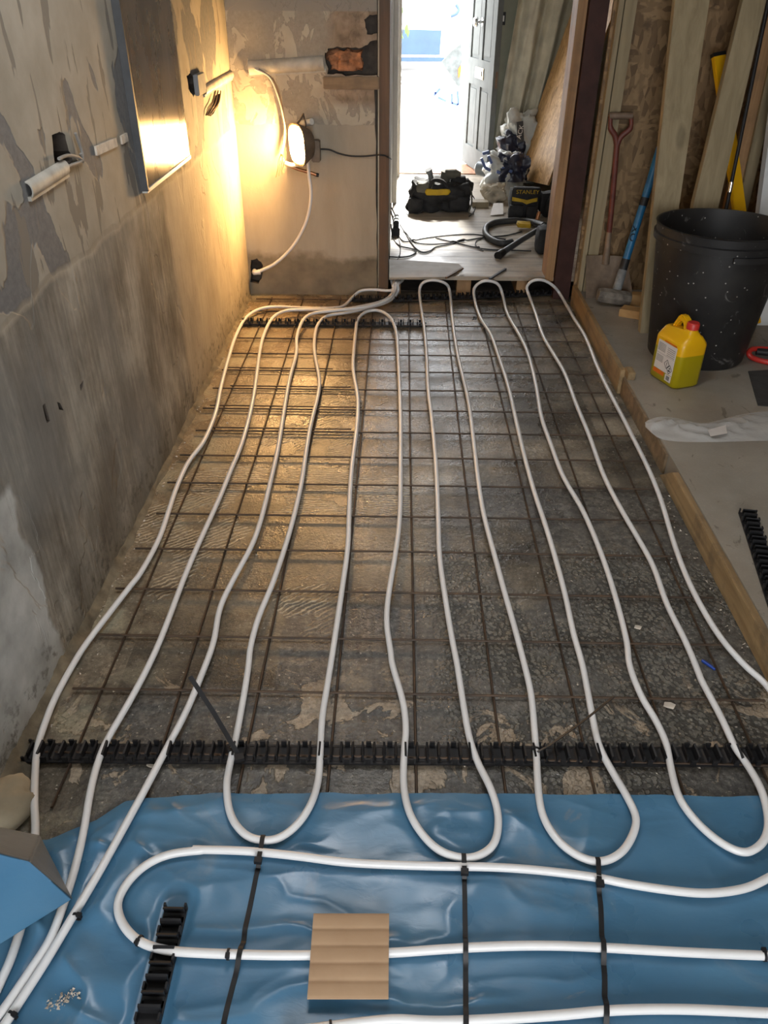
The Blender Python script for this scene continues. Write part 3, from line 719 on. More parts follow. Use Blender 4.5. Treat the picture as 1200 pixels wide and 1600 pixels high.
def foil_z(x, y, ey=None):
    if ey is None: ey = edge_y(x)
    fade = min(1, (ey-y)/.05)
    left = max(0, min(1, (-.35-x)/.4))
    wx, wy = x+.05*fbm((x*3, y*3, 1)), y+.05*fbm((x*3, y*3, 7))
    z = .0165 + fade*(.011*ridge(wx+.25*wy, wy, .9, 3.6, .3) + .006*ridge(wx-.3*wy, wy, 1.8, 6, 5.3)*max(0, fbm((x*2, y*2, 3))+.3) + .004*ridge(wx*.6+wy, wy-.5*wx, 3, 3.5, 8.1) + .0022*fbm((x*2, y*3.2, 9), 2))
    z += .022*left*fade*ridge(x*.8+y*.7, y, 5, 3, 2.2)
    z -= .0025*fade
    co, i_, dd_ = _kd.find((x, y, 0))
    q = max(0.0, 1-max(0, dd_-.006)/.035)**2
    top_ = _near[i_].z-PR-.0012
    z = min(z, z*(1-q)+(top_-.003)*q, top_+max(0, dd_-.009)*1.2)
    a_, b_ = _rail; L_ = b_-a_; t_ = max(0, min(1, ((x-a_.x)*L_.x+(y-a_.y)*L_.y)/(L_.x**2+L_.y**2)))
    rd = math.hypot(x-a_.x-L_.x*t_, y-a_.y-L_.y*t_)
    return min(z, .0165+max(0, rd-.028)*.5)
fm = thing('damp_proof_membrane', (0, .2, .012), 'creased blue plastic membrane sheet spread over the near floor', 'plastic sheet')
link('sheet', MB().grid(foil_fn, 420, 420), 'foil', fm, smooth=180)
# folded-over left corner, a tent of two facets
fl = dict(a=(PZ(-60,1280,.10)), b=(PZ(62,1305,.05)), c=(PZ(113,1404,.05)), r0=PZ(-60,1318,.3), r1=PZ(45,1346,.21), l0=PZ(-60,1512,.06), l1=PZ(40,1478,.052), l2=PZ(88,1446,.05))
def bil(A, B, Cc, D): return lambda u, v: (A*(1-u)*(1-v)+B*u*(1-v)+Cc*u*v+D*(1-u)*v)
def crease(fn, amp, seed):
    def g(u, v):
        p = V(fn(u, v)); e = min(u, 1-u, v, 1-v)*4; e = min(1, e)
        return p + V((0,0,1))*amp*e*(fbm((p.x*9, p.y*9, seed))+.6*ridge(p.x, p.y, 8, 8, seed))
    return g
link('folded_flap', MB().grid(crease(bil(fl['l0'], fl['c'], fl['r1'], fl['r0']), .012, 2), 40, 30, .0008), 'foil', fm, smooth=180)
ft = link('flap_underside', MB().grid(crease(bil(fl['r0'], fl['r1'], fl['b'], fl['a']), .004, 4), 30, 14, .0008).grid(crease(lambda u, v: fl['r1']*(1-u)*(1-v)+fl['c']*u+fl['b']*(1-u)*v, .004, 6), 16, 16, .0008), 'foil_dark', fm, smooth=180)
ft['label'] = 'dull grey underside of the folded corner'
link('stone_lump', MB().lathe([(.0,0),(.03,0),(.05,.006),(.056,.016),(.055,.03),(.048,.043),(.036,.052),(.018,.058),(.0,.06)], (0,0,0), 36), 'stone', None, smooth=60)
lump = bpy.data.objects['stone_lump']
for v_ in lump.data.vertices:
    v_.co += V((1,1,.6))*.011*fbm(tuple(v_.co*26+V((3,1,2)))); v_.co.x *= 1.1; v_.co.y *= 1.3
lump.location = PZ(12, 1268, .0)
tag(lump, 'sandy rubble lump against the left wall beside the folded membrane', 'rubble')

# ================================================================== CLIP RAILS
def clip_proto():                                  # one snap-in saddle, a U seen along the pipe
    U = [(-.0145,.002),(.0145,.002),(.0145,.017),(.0135,.0255),(.0095,.027),(.0088,.0235),(.0112,.019),(.0112,.0085),(.0055,.005),(-.0055,.005),(-.0112,.0085),(-.0112,.019),(-.0088,.0235),(-.0095,.027),(-.0135,.0255),(-.0145,.017)]
    m = MB().prism([(x, -.0195, z) for x, z in U], (0,.039,0))
    return m.mesh('clip', smooth=0, fix=True)
CLIP = clip_proto(); CLIP.materials.append(MT['black_plastic'])
def rail(a, b, label, pitch=.05, z=.0095, width=.054):
    a, b = V((a.x, a.y, z)), V((b.x, b.y, z)); L = (b-a).length; ang = math.atan2(b.y-a.y, b.x-a.x)
    o = thing('clip_rail', a, label, 'pipe rail', 'black pipe clip rails'); o.rotation_euler = (0,0,ang)
    m = MB(); hw = width/2
    m.box(0, L, -hw, -hw+.006, 0, .005).box(0, L, hw-.006, hw, 0, .005)
    n = int(L/pitch)
    for k in range(n+1):
        x0, x1 = max(0, k*pitch-.013), min(L, k*pitch+.013)
        m.box(x0, x1, -hw+.006, hw-.006, 0, .004)
        if k < n: m.box(k*pitch+.013, k*pitch+.019, -hw+.006, hw-.006, 0, .006).box(k*pitch+.031, k*pitch+.037, -hw+.006, hw-.006, 0, .006)
        m.box(max(0, k*pitch-.006), min(L, k*pitch+.006), -hw, -hw+.004, 0, .02).box(max(0, k*pitch-.006), min(L, k*pitch+.006), hw-.004, hw, 0, .02)
    me = m.mesh('rail_base', smooth=0); me.materials.append(MT['black_plastic'])
    bo = bpy.data.objects.new('rail_base', me); C.objects.link(bo); bo.parent = o
    for k in range(n):
        c = bpy.data.objects.new('clip', CLIP); C.objects.link(c); c.parent = o; c.location = ((k+.5)*pitch, 0, 0)
    return o
rail(PZ(40,1173,.02), PZ(1250,1180,.02), 'long black clip rail across the floor just beyond the blue membrane')
rail(PZ(613,467,.02), PZ(866,456,.02), 'far black clip rail below the hall floor edge, right of the brown post')
rail(PZ(550,466,.02), PZ(606,467,.02), 'short black clip rail at the far end, below the bundled pipe turns')
rail(PZ(377,502,.02), PZ(667,505,.02), 'black clip rail under the far left pipes, near the glowing lamp corner')
rail(PZ(276,1418,.02), PZ(225,1625,.02), 'black clip rail lying on the blue membrane under the pipe', z=.0178, width=.044)
rail(PZ(1167,803,RF), PZ(1222,970,RF), 'loose black clip rail on the raised chipboard floor at the right edge', z=RF)

# ================================================================== CABLE TIES
def ring_tie(px, py, dirp, label, tail=None, n=1):
    p = trace([(px, py)])[0]; q = trace([dirp])[0]; T = (q-p); T.z = 0; T.normalize(); S = T.cross(V((0,0,1)))
    o = thing('cable_tie', p, label, 'cable tie', 'black cable ties')
    R_ = PR+.0014
    m = MB(); m.strap([p+(S*math.cos(t)+V((0,0,1))*math.sin(t))*R_ for t in [i*2*math.pi/20 for i in range(21)]], .0048, .0014, T)
    if tail: m.strap([p+(-S)*R_+V((0,0,.004))]+[V(t) for t in tail], .0048, .0014)
    link('strap', m, 'black_plastic', o)
    hc = p + S*(R_*.6) + V((0,0,R_*.75))
    link('head', MB().obox(hc, T*.004, S*.0045, V((0,0,.003))), 'black_plastic', o)
    return o
ring_tie(120,1432,(140,1390), 'black cable tie around the diagonal pipe at the tip of the folded membrane')
ring_tie(20,1586,(40,1560), 'black cable tie binding the diagonal pipe at the bottom left corner of photo')
ring_tie(218,1470,(240,1480), 'black cable tie on the curve of the membrane pipe, left of the black rail')
ring_tie(357,1491,(400,1492), 'black cable tie on the membrane pipe between the rail and a long tie')
ring_tie(517,1604,(560,1598), 'black cable tie on the bottom pipe, below the cardboard')
ring_tie(1194,1493,(1150,1491), 'black cable tie on the membrane pipe at the right edge of photo')
ring_tie(523,484,(540,482), 'black cable tie around the bundled pipes at the far left end')
ring_tie(742,497,(760,510), 'black cable tie on the far pipe loop in the middle of the room', tail=[PZ(738,500,.03), PZ(744,496,.04)])
a = PZ(374,1182,.03)
ring_tie(364,1175,(361,1188), 'black cable tie on the near rail, its wide stiff tail standing up to the left', tail=None)
ob = bpy.data.objects[-1] if False else [o for o in C.objects if o.name.startswith('cable_tie')][-1]
link('tail', MB().strap([a, a.lerp(PZ(297,1057,.13), .5)+V((0,0,.01)), PZ(297,1057,.13)], .011, .0016, side=(.8,.5,.1)), 'black_plastic', ob)
link('head', MB().obox(PZ(374,1184,.034), (.010,.003,0), (-.003,.008,0), (0,0,.005)), 'black_plastic', ob)
ring_tie(837,1172,(839,1190), 'black cable tie on the near rail, its thin tail rising to the right', tail=None)
ob = [o for o in C.objects if o.name.startswith('cable_tie')][-1]
a = PZ(858,1165,.035)
link('tail', MB().strap([PZ(840,1175,.035), a, a.lerp(PZ(960,1088,.11), .5)+V((0,0,-.006)), PZ(960,1088,.11)], .0065, .0018, side=(.5,-.6,.4)), 'black_plastic', ob)
def long_tie(top, head, pts, label):
    zt = .0325+PR+.0016
    p = PZ(*top, zt); h = PZ(*head, zt)
    o = thing('cable_tie', V((h.x, h.y, .03)), label, 'cable tie', 'long black cable ties on the membrane')
    flat = spline([h]+[PZ(x, y, z) for x, y, z in pts], 9); tail = []
    for q in flat[3:]:
        co, i_, dd_ = _kd.find((q.x, q.y, 0))
        tail.append(V((q.x, q.y, max(foil_z(q.x, q.y)+.0022, .02+(zt-.02)*math.exp(-(max(0, dd_-.005)/.016)**2)))))
    link('strap', MB().strap([V((p.x, p.y+.012, .0325)), V((p.x, p.y+.008, .0395)), p, p.lerp(h, .5)-V((0,0,.004)), h]+tail, .0095, .0016), 'black_plastic', o)
    T = (tail[0]-h); T.z = 0; T.normalize(); S = T.cross(V((0,0,1)))
    link('head', MB().obox(h+T*.004+V((0,0,.001)), S*.0075, T*.006, V((0,0,.0045))), 'black_plastic', o)
long_tie((410,1309), (404,1342), [(398,1380,.027), (385,1440,.026), (375,1489,.0385), (364,1535,.026), (345,1620,.026)], 'leftmost long black tie joining a pipe bend to the membrane pipe')
long_tie((725,1338), (726,1360), [(726,1400,.027), (727,1450,.028), (727.5,1481,.0385), (728,1520,.028), (728,1592,.0385), (728,1625,.028)], 'long black tie from the middle pipe bend, to the right of the cardboard')
long_tie((935,1344), (937,1378), [(939,1410,.027), (941,1450,.028), (943,1480,.0385), (945,1520,.028), (947.5,1578,.0385), (949,1625,.028)], 'rightmost long black tie hanging from a pipe bend over two membrane pipes')

# ================================================================== CARDBOARD, SMALL LITTER
ca, cb, cc, cd = PZ(490,1427,.0445), PZ(608,1427,.0445), PZ(607,1560,.0445), PZ(480,1560,.0445)
def card_fn(u, v):
    p = ca*(1-u)*(1-v)+cb*u*(1-v)+cc*u*v+cd*(1-u)*v
    k = (v*4.9+.05) % 1
    return p + V((0,0,.0012*math.sin(k*math.pi) - .0011*math.exp(-((min(k,1-k))/.09)**2) + .0006*fbm((u*3, v*5, 2))))
tag(link('cardboard_sheet', MB().grid(card_fn, 12, 60, .003), 'card', loc=(ca+cc)/2, smooth=60), 'square of brown creased cardboard laid over the pipe on blue membrane', 'cardboard')
p, q = PZ(1097,1032,.006), PZ(1117,1046,.006)
o = thing('pen_cap', (p+q)/2, 'small blue pen cap lying on the mesh between the two rightmost pipes', 'cap')
link('cap', MB().tube([p, q], [.0042, .0034], 10), 'blue_pen', o); link('clip', MB().beam(p.lerp(q,.1)+V((0,0,.005)), p.lerp(q,.8)+V((0,0,.005)), (1,1,0), .002, .001), 'blue_pen', o)
for (x, y, s_, lb) in ((1045,1103,.016,'pale plaster chip on the floor right of the thin rising tie'), (996,981,.011,'white paper scrap between the pipes on the right of the mesh'), (236,1196,.012,'pale plaster chip just below the near clip rail on the left')):
    p = PZ(x, y, .003); m = MB()
    m.prism([p+V((math.cos(t)*s_*r_, math.sin(t)*s_*r_*.7, 0)) for t, r_ in ((0,1),(1.1,.8),(2.2,1),(3.3,.9),(4.2,.7),(5.2,1.1))], (.001,.001,.004))
    tag(link('plaster_chip', m, 'crumb', loc=p), lb, 'plaster chip')
m = MB()
def crumb(p, s_):
    pts = [V(p)+V((random.uniform(-1,1), random.uniform(-1,1), random.uniform(-.2,1)))*s_ for _ in range(6)]
    m.add(pts, [(0,1,2), (0,2,3), (1,4,2), (3,4,5), (0,1,5), (2,3,4)])
for _ in range(230):
    y = 1.1+3.3*random.random()**1.3; crumb((random.uniform(-.84,.95), y, .002), random.uniform(.0015,.0045))
for _ in range(160):
    y = random.uniform(1.2, 4.3); crumb((.95+random.gauss(0,.012), y, .002), random.uniform(.002,.006))
for _ in range(110):
    y = random.uniform(1.2, 4.3); crumb((-.85+abs(random.gauss(0,.015)), y, .002), random.uniform(.002,.006))
o = link('plaster_crumbs', m, 'crumb', loc=(0,2.5,0), smooth=0); tag(o, 'scattered pale plaster crumbs over the recessed floor', 'crumbs'); o['kind'] = 'stuff'
m = MB()
for (cx, cy) in ((100,1562),(88,1572),(112,1556)):
    for _ in range(22):
        p = PZ(cx+random.gauss(0,6), cy+random.gauss(0,4), .024); p.z = foil_z(p.x, p.y)+.001; crumb(p, random.uniform(.001,.0045))
o = link('clay_crumbs', m, 'crumb', loc=PZ(100,1562,.02), smooth=0); tag(o, 'little smear of pale crumbs on blue membrane at bottom left', 'crumbs'); o['kind'] = 'stuff'

# ================================================================== LEFT WALL THINGS
a, b = PX(190,0,WL), PX(290,240,WL)
y0, y1, zb = PX(220,300,WL).y, b.y, (PX(220,300,WL).z+b.z)/2
o = thing('metal_sheet', (WL, (y0+y1)/2, zb), 'shiny brushed metal sheet on the left wall reflecting the lamp', 'metal sheet')
link('panel', MB().box(WL+.001, WL+.016, y0+.012, y1, zb, 2.15), 'sheet', o, smooth=0)
link('edge_strip', MB().box(WL+.001, WL+.026, y0, y0+.012, zb-.004, 2.15), 'sheet_edge', o, smooth=0)
link('bottom_bead', MB().box(WL+.001, WL+.02, y0+.012, y1, zb-.012, zb), 'white_paint', o, smooth=0)
def half_trunk(a, b, r, side, label, grp='broken white trunking'):
    a, b = V(a), V(b); T = (b-a).normalized(); n = V(side); u = n.cross(T).normalized()
    o = thing('cable_trunking', (a+b)/2, label, 'trunking', grp)
    pts = [a+u*r*math.cos(t)+n*r*.75*math.sin(t) for t in [i*math.pi/8 for i in range(9)]]
    pin = [a+u*r*.82*math.cos(t)+n*r*.58*math.sin(t) for t in [i*math.pi/8 for i in range(8,-1,-1)]]
    link('cover', MB().prism(pts+pin, b-a), 'grimy_plastic', o, smooth=50, fix=True)
    link('back_strip', MB().obox((a+b)/2+n*.004-u*r*.9, (b-a)*.52, u*r*.25, n*.004), 'grimy_plastic', o)
    return o
half_trunk(PX(42,298,WL), PX(100,262,WL), .02, (1,0,0), 'broken white trunking stub on the left wall below the open cable hole')
half_trunk(PX(318,142,WL), PX(364,115,WL), .02, (1,0,0), 'broken white trunking stub high on the left wall, near the corner')
half_trunk(PY(389,106,YB), PY(506,99,YB), .034, (0,-1,0), 'long white trunking on the back wall above the glowing lamp')
m = MB()
for (a, b) in (((148,236),(180,222)),((188,219),(197,214))):
    p, q = PX(*a, WL), PX(*b, WL); m.obox((p+q)/2+V((.003,0,0)), (q-p)*.5, V((.003,0,0)), V((0,0,.012)))
tag(link('mortar_strip', m, 'mortar_grey' if False else 'crumb', loc=(WL, 2.5, 1.1)), 'narrow pale mortar strip on the left wall right of the cable hole', 'mortar')
for lb, pts in (('grey cable loop crossing the open hole in the left wall', [(92,248),(106,243),(122,246),(130,252),(126,240)]), ('lower grey cable bent out of the open hole in the left wall', [(96,264),(112,258),(126,252),(128,238),(118,208)])):
    tag(link('wall_cable', MB().tube(spline([PX(x, y, WL+.008) for x, y in pts], 6), .0045, 8), 'grey_wire', loc=PX(*pts[0], WL)), lb, 'cable')
m = MB().box(WL, WL+.02, *sorted((PX(301,118,WL).y, PX(313,118,WL).y)), PX(305,150,WL).z, PX(305,115,WL).z)
tag(link('junction_box', m, 'grey_tool', loc=(WL, 3.6, 1.1), bevel=.003), 'broken metal back box on the left wall at the trunking end', 'back box')
m = MB()
for k in range(3):
    m.tube(spline([PX(345-k*4,142,WL+.012), PX(342-k*5,160,WL+.012), PX(334-k*4,172,WL+.012), PX(328-k*3,180,WL+.006)], 6), .003, 6)
tag(link('wire_ends', m, 'timber_old', loc=(WL, 4, 1.0)), 'frayed brown wire ends below the corner trunking on left wall', 'wires')

# ================================================================== BACK WALL THINGS
br = by((514,80),(565,112),.0)
tag(link('brick', blob_box(V(((br[0]+br[1])/2, YB+.04, br[4]+.002)), (br[1]-br[0])/2, .03, (br[5]-br[4])/2-.002, 3.0, .028, .12, 10, jag=25), 'brick', loc=(br[0], YB+.03, br[4]), smooth=25), 'broken red brick exposed in the back wall beside the trunking', 'brick')
q0, q1 = PY(505,119,YB), PY(592,140,YB)
tag(link('lintel_timber', MB().box(q0.x, q1.x+.002, YB-.012, YB+.02, q1.z, q0.z), 'timber_lintel', loc=(q0.x, YB, q1.z), bevel=.004), 'old timber strip in the back wall under the exposed brick', 'timber')
q0, q1 = PY(571,62,YB), PY(592,98,YB)
# hanging cables
def hang(pts, y, r_, m, name, label, cat='cable', grp=None, ends=0, start=None):
    P = ([V(start)] if start else []) + [PY(px, py, y) for px, py in pts]
    o = thing(name, P[len(P)//2], label, cat, grp)
    link('cable', MB().tube(spline(P, 8), r_, 8), m, o)
    return o, P
o, P = hang([(398,108),(420,120),(432,145),(440,172),(445,200),(443,225),(440,240)], YB-.03, .004, 'white_plastic', 'hanging_cable', 'pair of cut cables hanging from the white trunking, bare ends splayed')
P2_ = [PY(px, py, YB-.025) for px, py in [(404,108),(426,124),(437,150),(443,180),(447,205),(444,228),(439,243)]]
link('cable', MB().tube(spline(P2_, 8), .004, 8), 'grip_brown', o)
m = MB()
for k, ex in enumerate((431, 436, 441, 444)):
    m.tube(spline([PY(440,240,YB-.03), PY(435+k*3,252,YB-.035-.01*k), PY(434+k*2.5,264,YB-.03), PY(ex,277-2*k,YB-.04)], 5), .0018, 6)
link('bare_wires', m, 'copper', o)
# pipe stubs
tag(link('pipe_stub', MB().tube([PY(472,193,YB), PY(487,190,YB-.05)], .016, 14), 'white_plastic', loc=PY(480,192,YB)), 'short grey pipe stub sticking out of the wall above the lamp', 'pipe')
o = thing('copper_pipe', PY(450,256,YB-.02), 'bent copper pipe clipped to the back wall below the lamp, cut end to the right', 'pipe')
link('tube', MB().tube(spline([PY(446,256,YB-.05), PY(465,264,YB-.04), PY(482,269,YB-.03), PY(494,273,YB-.03)], 6), .0085, 12), 'copper', o)
link('sleeve', MB().tube(spline([PY(446,255,YB-.05), PY(456,258,YB-.06), PY(470,256,YB-.055), PY(482,250,YB-.045)], 6), .011, 12), 'white_plastic', o)
link('cut_end', MB().tube([PY(494,273,YB-.03), PY(498,274,YB-.03)], .0095, 12), 'black_plastic', o)
# white conduit down to the corner
o = thing('water_pipe', PY(485,330,YB-.03), 'white plastic pipe curving down the back wall from the lamp to the corner', 'pipe')
cp = [(481,252),(483,275),(486,300),(484,325),(477,350),(463,377),(446,398),(428,413),(412,421),(402,425)]
link('tube', MB().tube(spline([PY(x, y, YB-.035) for x, y in cp], 6), .0095, 12), 'pipe', o)
e = PY(399,426,YB-.035)
link('elbow_fitting', MB().tube([e+V((.03,0,.004)), e+V((.018,0,.003))], .015, 16).tube(spline([e+V((.018,0,.003)), e, e+V((-.01,.02,-.005)), e+V((-.012,.05,-.005))], 5), .0135, 14), 'pipe', o)
# work lamp
LC = PY(466, 226, YB-.10)
o = thing('work_lamp', LC, 'glowing halogen work lamp hung on the back wall in the corner', 'lamp')
n = V((-.80, -.59, -.06)).normalized(); u = n.cross(V((0,0,1))).normalized(); v = u.cross(n).normalized()*1
if v.z < 0: v = -v
m = MB(); hw, hh = .078, .096
def oval(c, a, b, k=28, p=3.0):
    out = []
    for i in range(k):
        t = i*2*math.pi/k; ct, st = math.cos(t), math.sin(t)
        out.append(c + u*a*math.copysign(abs(ct)**(2/p), ct) + v*b*math.copysign(abs(st)**(2/p), st))
    return out
m.prism(oval(LC+n*.006, hw*.93, hh*.93), n*.006)
link('glass', m, 'glow', o, fix=True)
m = MB(); rings = [oval(LC-n*.075, hw*.55, hh*.5), oval(LC-n*.06, hw*.75, hh*.72), oval(LC-n*.005, hw*1.04, hh*1.04), oval(LC+n*.010, hw*1.06, hh*1.06), oval(LC+n*.010, hw*.95, hh*.95), oval(LC+n*.002, hw*.93, hh*.93)]
vs = [q for r_ in rings for q in r_]; K = 28
fs = [(i*K+k, i*K+(k+1) % K, (i+1)*K+(k+1) % K, (i+1)*K+k) for i in range(5) for k in range(K)] + [tuple(range(K)), tuple(5*K+k for k in range(K))]
m.add(vs, fs); link('reflector_housing', m, 'lamp_body', o, fix=True)
jb = PY(496, 238, YB-.05)
link('terminal_box', MB().box(jb.x-.03, jb.x+.015, jb.y-.03, jb.y+.03, jb.z-.045, jb.z+.06), 'lamp_body', o, bevel=.005)
link('bracket', MB().tube(spline([PY(461,197,YB-.08), PY(470,186,YB-.05), PY(474,178,YB-.02)], 5), .005, 8).tube(spline([PY(472,208,YB-.08), PY(478,196,YB-.06), PY(474,180,YB-.02)], 5), .004, 8), 'lamp_body', o)
link('lower_bracket', MB().tube(spline([PY(466,248,YB-.12), PY(478,252,YB-.08), PY(486,246,YB-.05)], 5), .008, 8), 'white_plastic', o)
o, P = hang([(501,233),(515,234),(530,240),(550,244),(572,244),(590,242)], YB-.02, .0042, 'black_rubber', 'lamp_cable', 'dark lamp cable drooping along the back wall to the brown post')
link('cable', MB().tube(spline([P[-1], PY(593,242,YB-.036), PY(600,243,YB-.036), PY(607,246,YB-.036), PY(611,249,YB+.1)], 6), .0042, 8), 'black_rubber', o)

# ================================================================== RIGHT SIDE
# leaning boards
def lean(px, py, y0, s): return PL(px, py, (0, y0, 0), (0, 1, -s))
def lean_board(pts_px, y0, s, th, label, mt='timber', name='timber_board', grp='timbers leaning on the board wall'):
    P = [lean(x, y, y0, s) for x, y in pts_px]
    N_ = V((0, 1, -s)).normalized()
    o = link(name, MB().prism(P, N_*th), mt, loc=(P[0]+P[1])/2, bevel=.002, fix=True)
    return tag(o, label, 'timber', grp)
# the first stands on the floor; edges continue upwards beyond the frame
def board(base_l, base_r, y_base, top, s, th, label, z0=RF):
    return None
lean_board([(1000,521),(1032,521),(1109,0),(1130,-140),(1078,-140),(1055,0)], 3.71, .26, .045, 'wide pale timber board leaning in front of the bucket left side')
lean_board([(1060,470),(1092,470),(1124,318),(1198,0),(1228,-130),(1192,-130),(1161,0),(1084,318)], 3.86, .16, .045, 'second pale timber board leaning behind the bucket, crossing the yellow bar')
lean_board([(1096,470),(1118,470),(1152,320),(1222,0),(1206,0),(1133,320)], 4.12, .10, .03, 'dark brown timber batten leaning right of the black rod', 'timber_raw')
lean_board([(1130,470),(1168,330),(1245,0),(1225,0),(1152,330),(1118,470)], 4.2, .07, .03, 'grey green batten leaning nearest the right edge of the photo')
a, b = lean(1140,300,3.84,.16), lean(1197,20,3.84,.16); d_ = (b-a)
o = thing('black_rod', a-d_*.5, 'thin black metal rod leaning on the second timber board', 'rod')
link('rod', MB().tube([a-d_*.42, a, b, b+d_*.4], .0085, 10), 'black_plastic', o)
link('ferrule', MB().tube([a+d_*.0, a+d_*.06], .0105, 10), 'chrome', o)
a, b = PY(1122,84,4.24), PY(1158,352,3.97); dd = (a-b)
bb = b - dd*.62
o = thing('spirit_level', bb, 'yellow bar leaning behind the timber boards and the bucket', 'level')
link('bar', MB().beam(bb, a, (1,.25,0), .062, .026), 'yellow_plastic', o, bevel=.003)
link('end_cap', MB().beam(a-dd.normalized()*.012, a+dd.normalized()*.004, (1,.25,0), .064, .028), 'black_plastic', o)
# shovel
SY = 4.36
o = thing('shovel', PY(945,470,4.27), 'old shovel with a red shaft standing against the board wall', 'shovel')
def blade(u, v_):
    p0, p1 = PY(915,398,SY-.02), PY(978,400,SY-.02); q0, q1 = PY(914,470,SY-.1), PY(990,474,SY-.1)
    p = p0*(1-u)*(1-v_)+p1*u*(1-v_)+q0*(1-u)*v_+q1*u*v_
    return p + V((0, .02*math.cos((u-.5)*3.0)-.02, 0))
link('blade', MB().grid(blade, 14, 12, .003, (0,-1,0)), 'rust_blade', o)
link('socket', MB().tube([PY(946,412,SY-.03), PY(949,385,SY-.025), PY(952,360,SY-.02)], [.022,.016,.0145], 12), 'rust_blade', o)
link('shaft', MB().tube([PY(951,370,SY-.02), PY(957,310,SY-.025), PY(964,225,SY-.03)], .0145, 12), 'red_handle', o)
link('yoke', MB().tube(spline([PY(964,228,SY-.03), PY(961,212,SY-.03), PY(954,200,SY-.03), PY(954,182,SY-.03)], 6), [.014]*13+[.011]*6, 10).tube(spline([PY(964,228,SY-.03), PY(970,214,SY-.03), PY(985,200,SY-.03), PY(986,182,SY-.03)], 6), [.014]*13+[.011]*6, 10), 'red_handle', o)
link('grip', MB().tube([PY(952,181,SY-.03), PY(988,181,SY-.03)], .016, 12), 'grip_brown', o)
# sledgehammer
o = thing('sledgehammer', PZ(960,476,RF), 'sledgehammer with a blue and black handle and cement caked head', 'hammer')
hb, ht = PY(962,458,4.16), PY(1034,225,4.33)
hd = ht-hb; hp = lambda t: hb+hd*t
link('handle', MB().tube([hp(0), hp(.12), hp(.2), hp(.62), hp(.72), hp(.97), hp(1)], [.021,.021,.02,.019,.02,.022,.016], 14), 'blue_plastic', o)
link('collar', MB().tube([hp(-.01), hp(.13), hp(.17)], [.024,.024,.021], 14), 'mortar_grey', o)
link('black_band', MB().tube([hp(.165), hp(.24)], .0213, 14), 'black_rubber', o); link('black_band', MB().tube([hp(.60), hp(.655)], .0213, 14), 'black_rubber', o)
hdir = V((.62,-.1,-.06)).normalized()
hl, hr = PY(934,460,4.13), PY(984,468,4.13)
m = MB().tube([hl, hl.lerp(hr,.12), hl.lerp(hr,.88), hr], [.034,.04,.04,.034], 8)
link('head', m, 'hammer', o, smooth=30)
c_ = hp(.42); 
text('handle_lettering', 'OX', 'print_black', o, c_ + V((-.006,-.021,0)), hd.normalized(), V((-.9,-.3,.3)), .052)
# offcut blocks
tag(link('timber_offcut', MB().obox(PZ(986,496,RF)+V((.012,.02,.02)), V((.055,-.028,0)), V((.02,.035,0)), V((0,0,.02))), 'offcut', loc=PZ(986,496,RF), bevel=.002), 'near orange timber offcut lying left of the wide leaning board', 'offcut')
tag(link('timber_offcut', MB().obox(PZ(998,478,RF)+V((.01,.02,.03)), V((.05,-.01,0)), V((.01,.03,0)), V((0,0,.03))), 'offcut', loc=PZ(998,478,RF), bevel=.002), 'far orange timber offcut between the sledgehammer head and wide board', 'offcut')
# builder's tub
BC = V((1.385, 3.49, RF)); o = thing('builders_tub', BC, 'large black plastic builders tub splashed with dried plaster', 'bucket')
hh = .585
prof = [(.205,0),(.212,.01),(.268,hh-.075),(.268,hh-.07),(.282,hh-.066),(.284,hh-.04),(.275,hh-.036),(.278,hh-.004),(.282,hh),(.274,hh),(.268,hh-.02),(.208,.02),(.0,.018)]
link('body', MB().lathe([(0,0)]+prof, BC, 56), 'bucket', o, smooth=35)
m = MB(); 
for t0 in (-1.72, 1.42):
    pts = [BC+V((math.cos(t0+k*.07)*.287, math.sin(t0+k*.07)*.287, hh-.078)) for k in range(8)]
    m.strap(pts, .024, .012, (0,0,1))
link('lifting_handle', m, 'bucket', o)
# jerrycan
J0, J1, J2 = PZ(1011,584,RF), PZ(1047,608,RF), PZ(1080,599,RF)
ux = (J1-J0); Lx = max(.185, ux.length); ux.normalize(); uy = V((-ux.y, ux.x, 0)); Ly = .135; uz = V((0,0,1))
jc = J0 + ux*Lx*.5 + uy*Ly*.5
o = thing('jerrycan', jc, 'yellow plastic jerrycan with a red cap beside the black tub', 'jerrycan')
def rr(w_, d_, z, r=.022, k=5, cx=0, cy=0):
    out = []
    for (sx, sy, a0) in ((1,1,0),(-1,1,90),(-1,-1,180),(1,-1,270)):
        for i in range(k):
            t = math.radians(a0+90*i/(k-1))
            out.append(jc + ux*(cx+sx*(w_/2-r)+r*math.cos(t)) + uy*(cy+sy*(d_/2-r)+r*math.sin(t)) + uz*z)
    return out
m = MB(); Hc = .255
secs = [rr(Lx-.02, Ly-.02, 0), rr(Lx, Ly, .012, .026), rr(Lx, Ly, .185, .026), rr(Lx-.003, Ly-.006, .195, .026), rr(Lx-.012, Ly-.055, .222, .02), rr(Lx-.02, Ly-.075, .228, .018), rr(.05, .05, .240, .02, 5, Lx*.5-.045), rr(.042, .042, .252, .019, 5, Lx*.5-.045)]
K = 20; vs = [q for s_ in secs for q in s_]
m.add(vs, [(i*K+k, i*K+(k+1) % K, (i+1)*K+(k+1) % K, (i+1)*K+k) for i in range(len(secs)-1) for k in range(K)] + [tuple(range(K)), tuple((len(secs)-1)*K+k for k in range(K))])
link('body', m, 'can', o, smooth=50, fix=True)
ho = [(-Lx*.5+.012,.20),(-Lx*.5+.035,.24),(-Lx*.5+.058,.283),(-Lx*.5+.075,.29),(.0,.286),(.022,.274),(.03,.25),(.04,.215)]
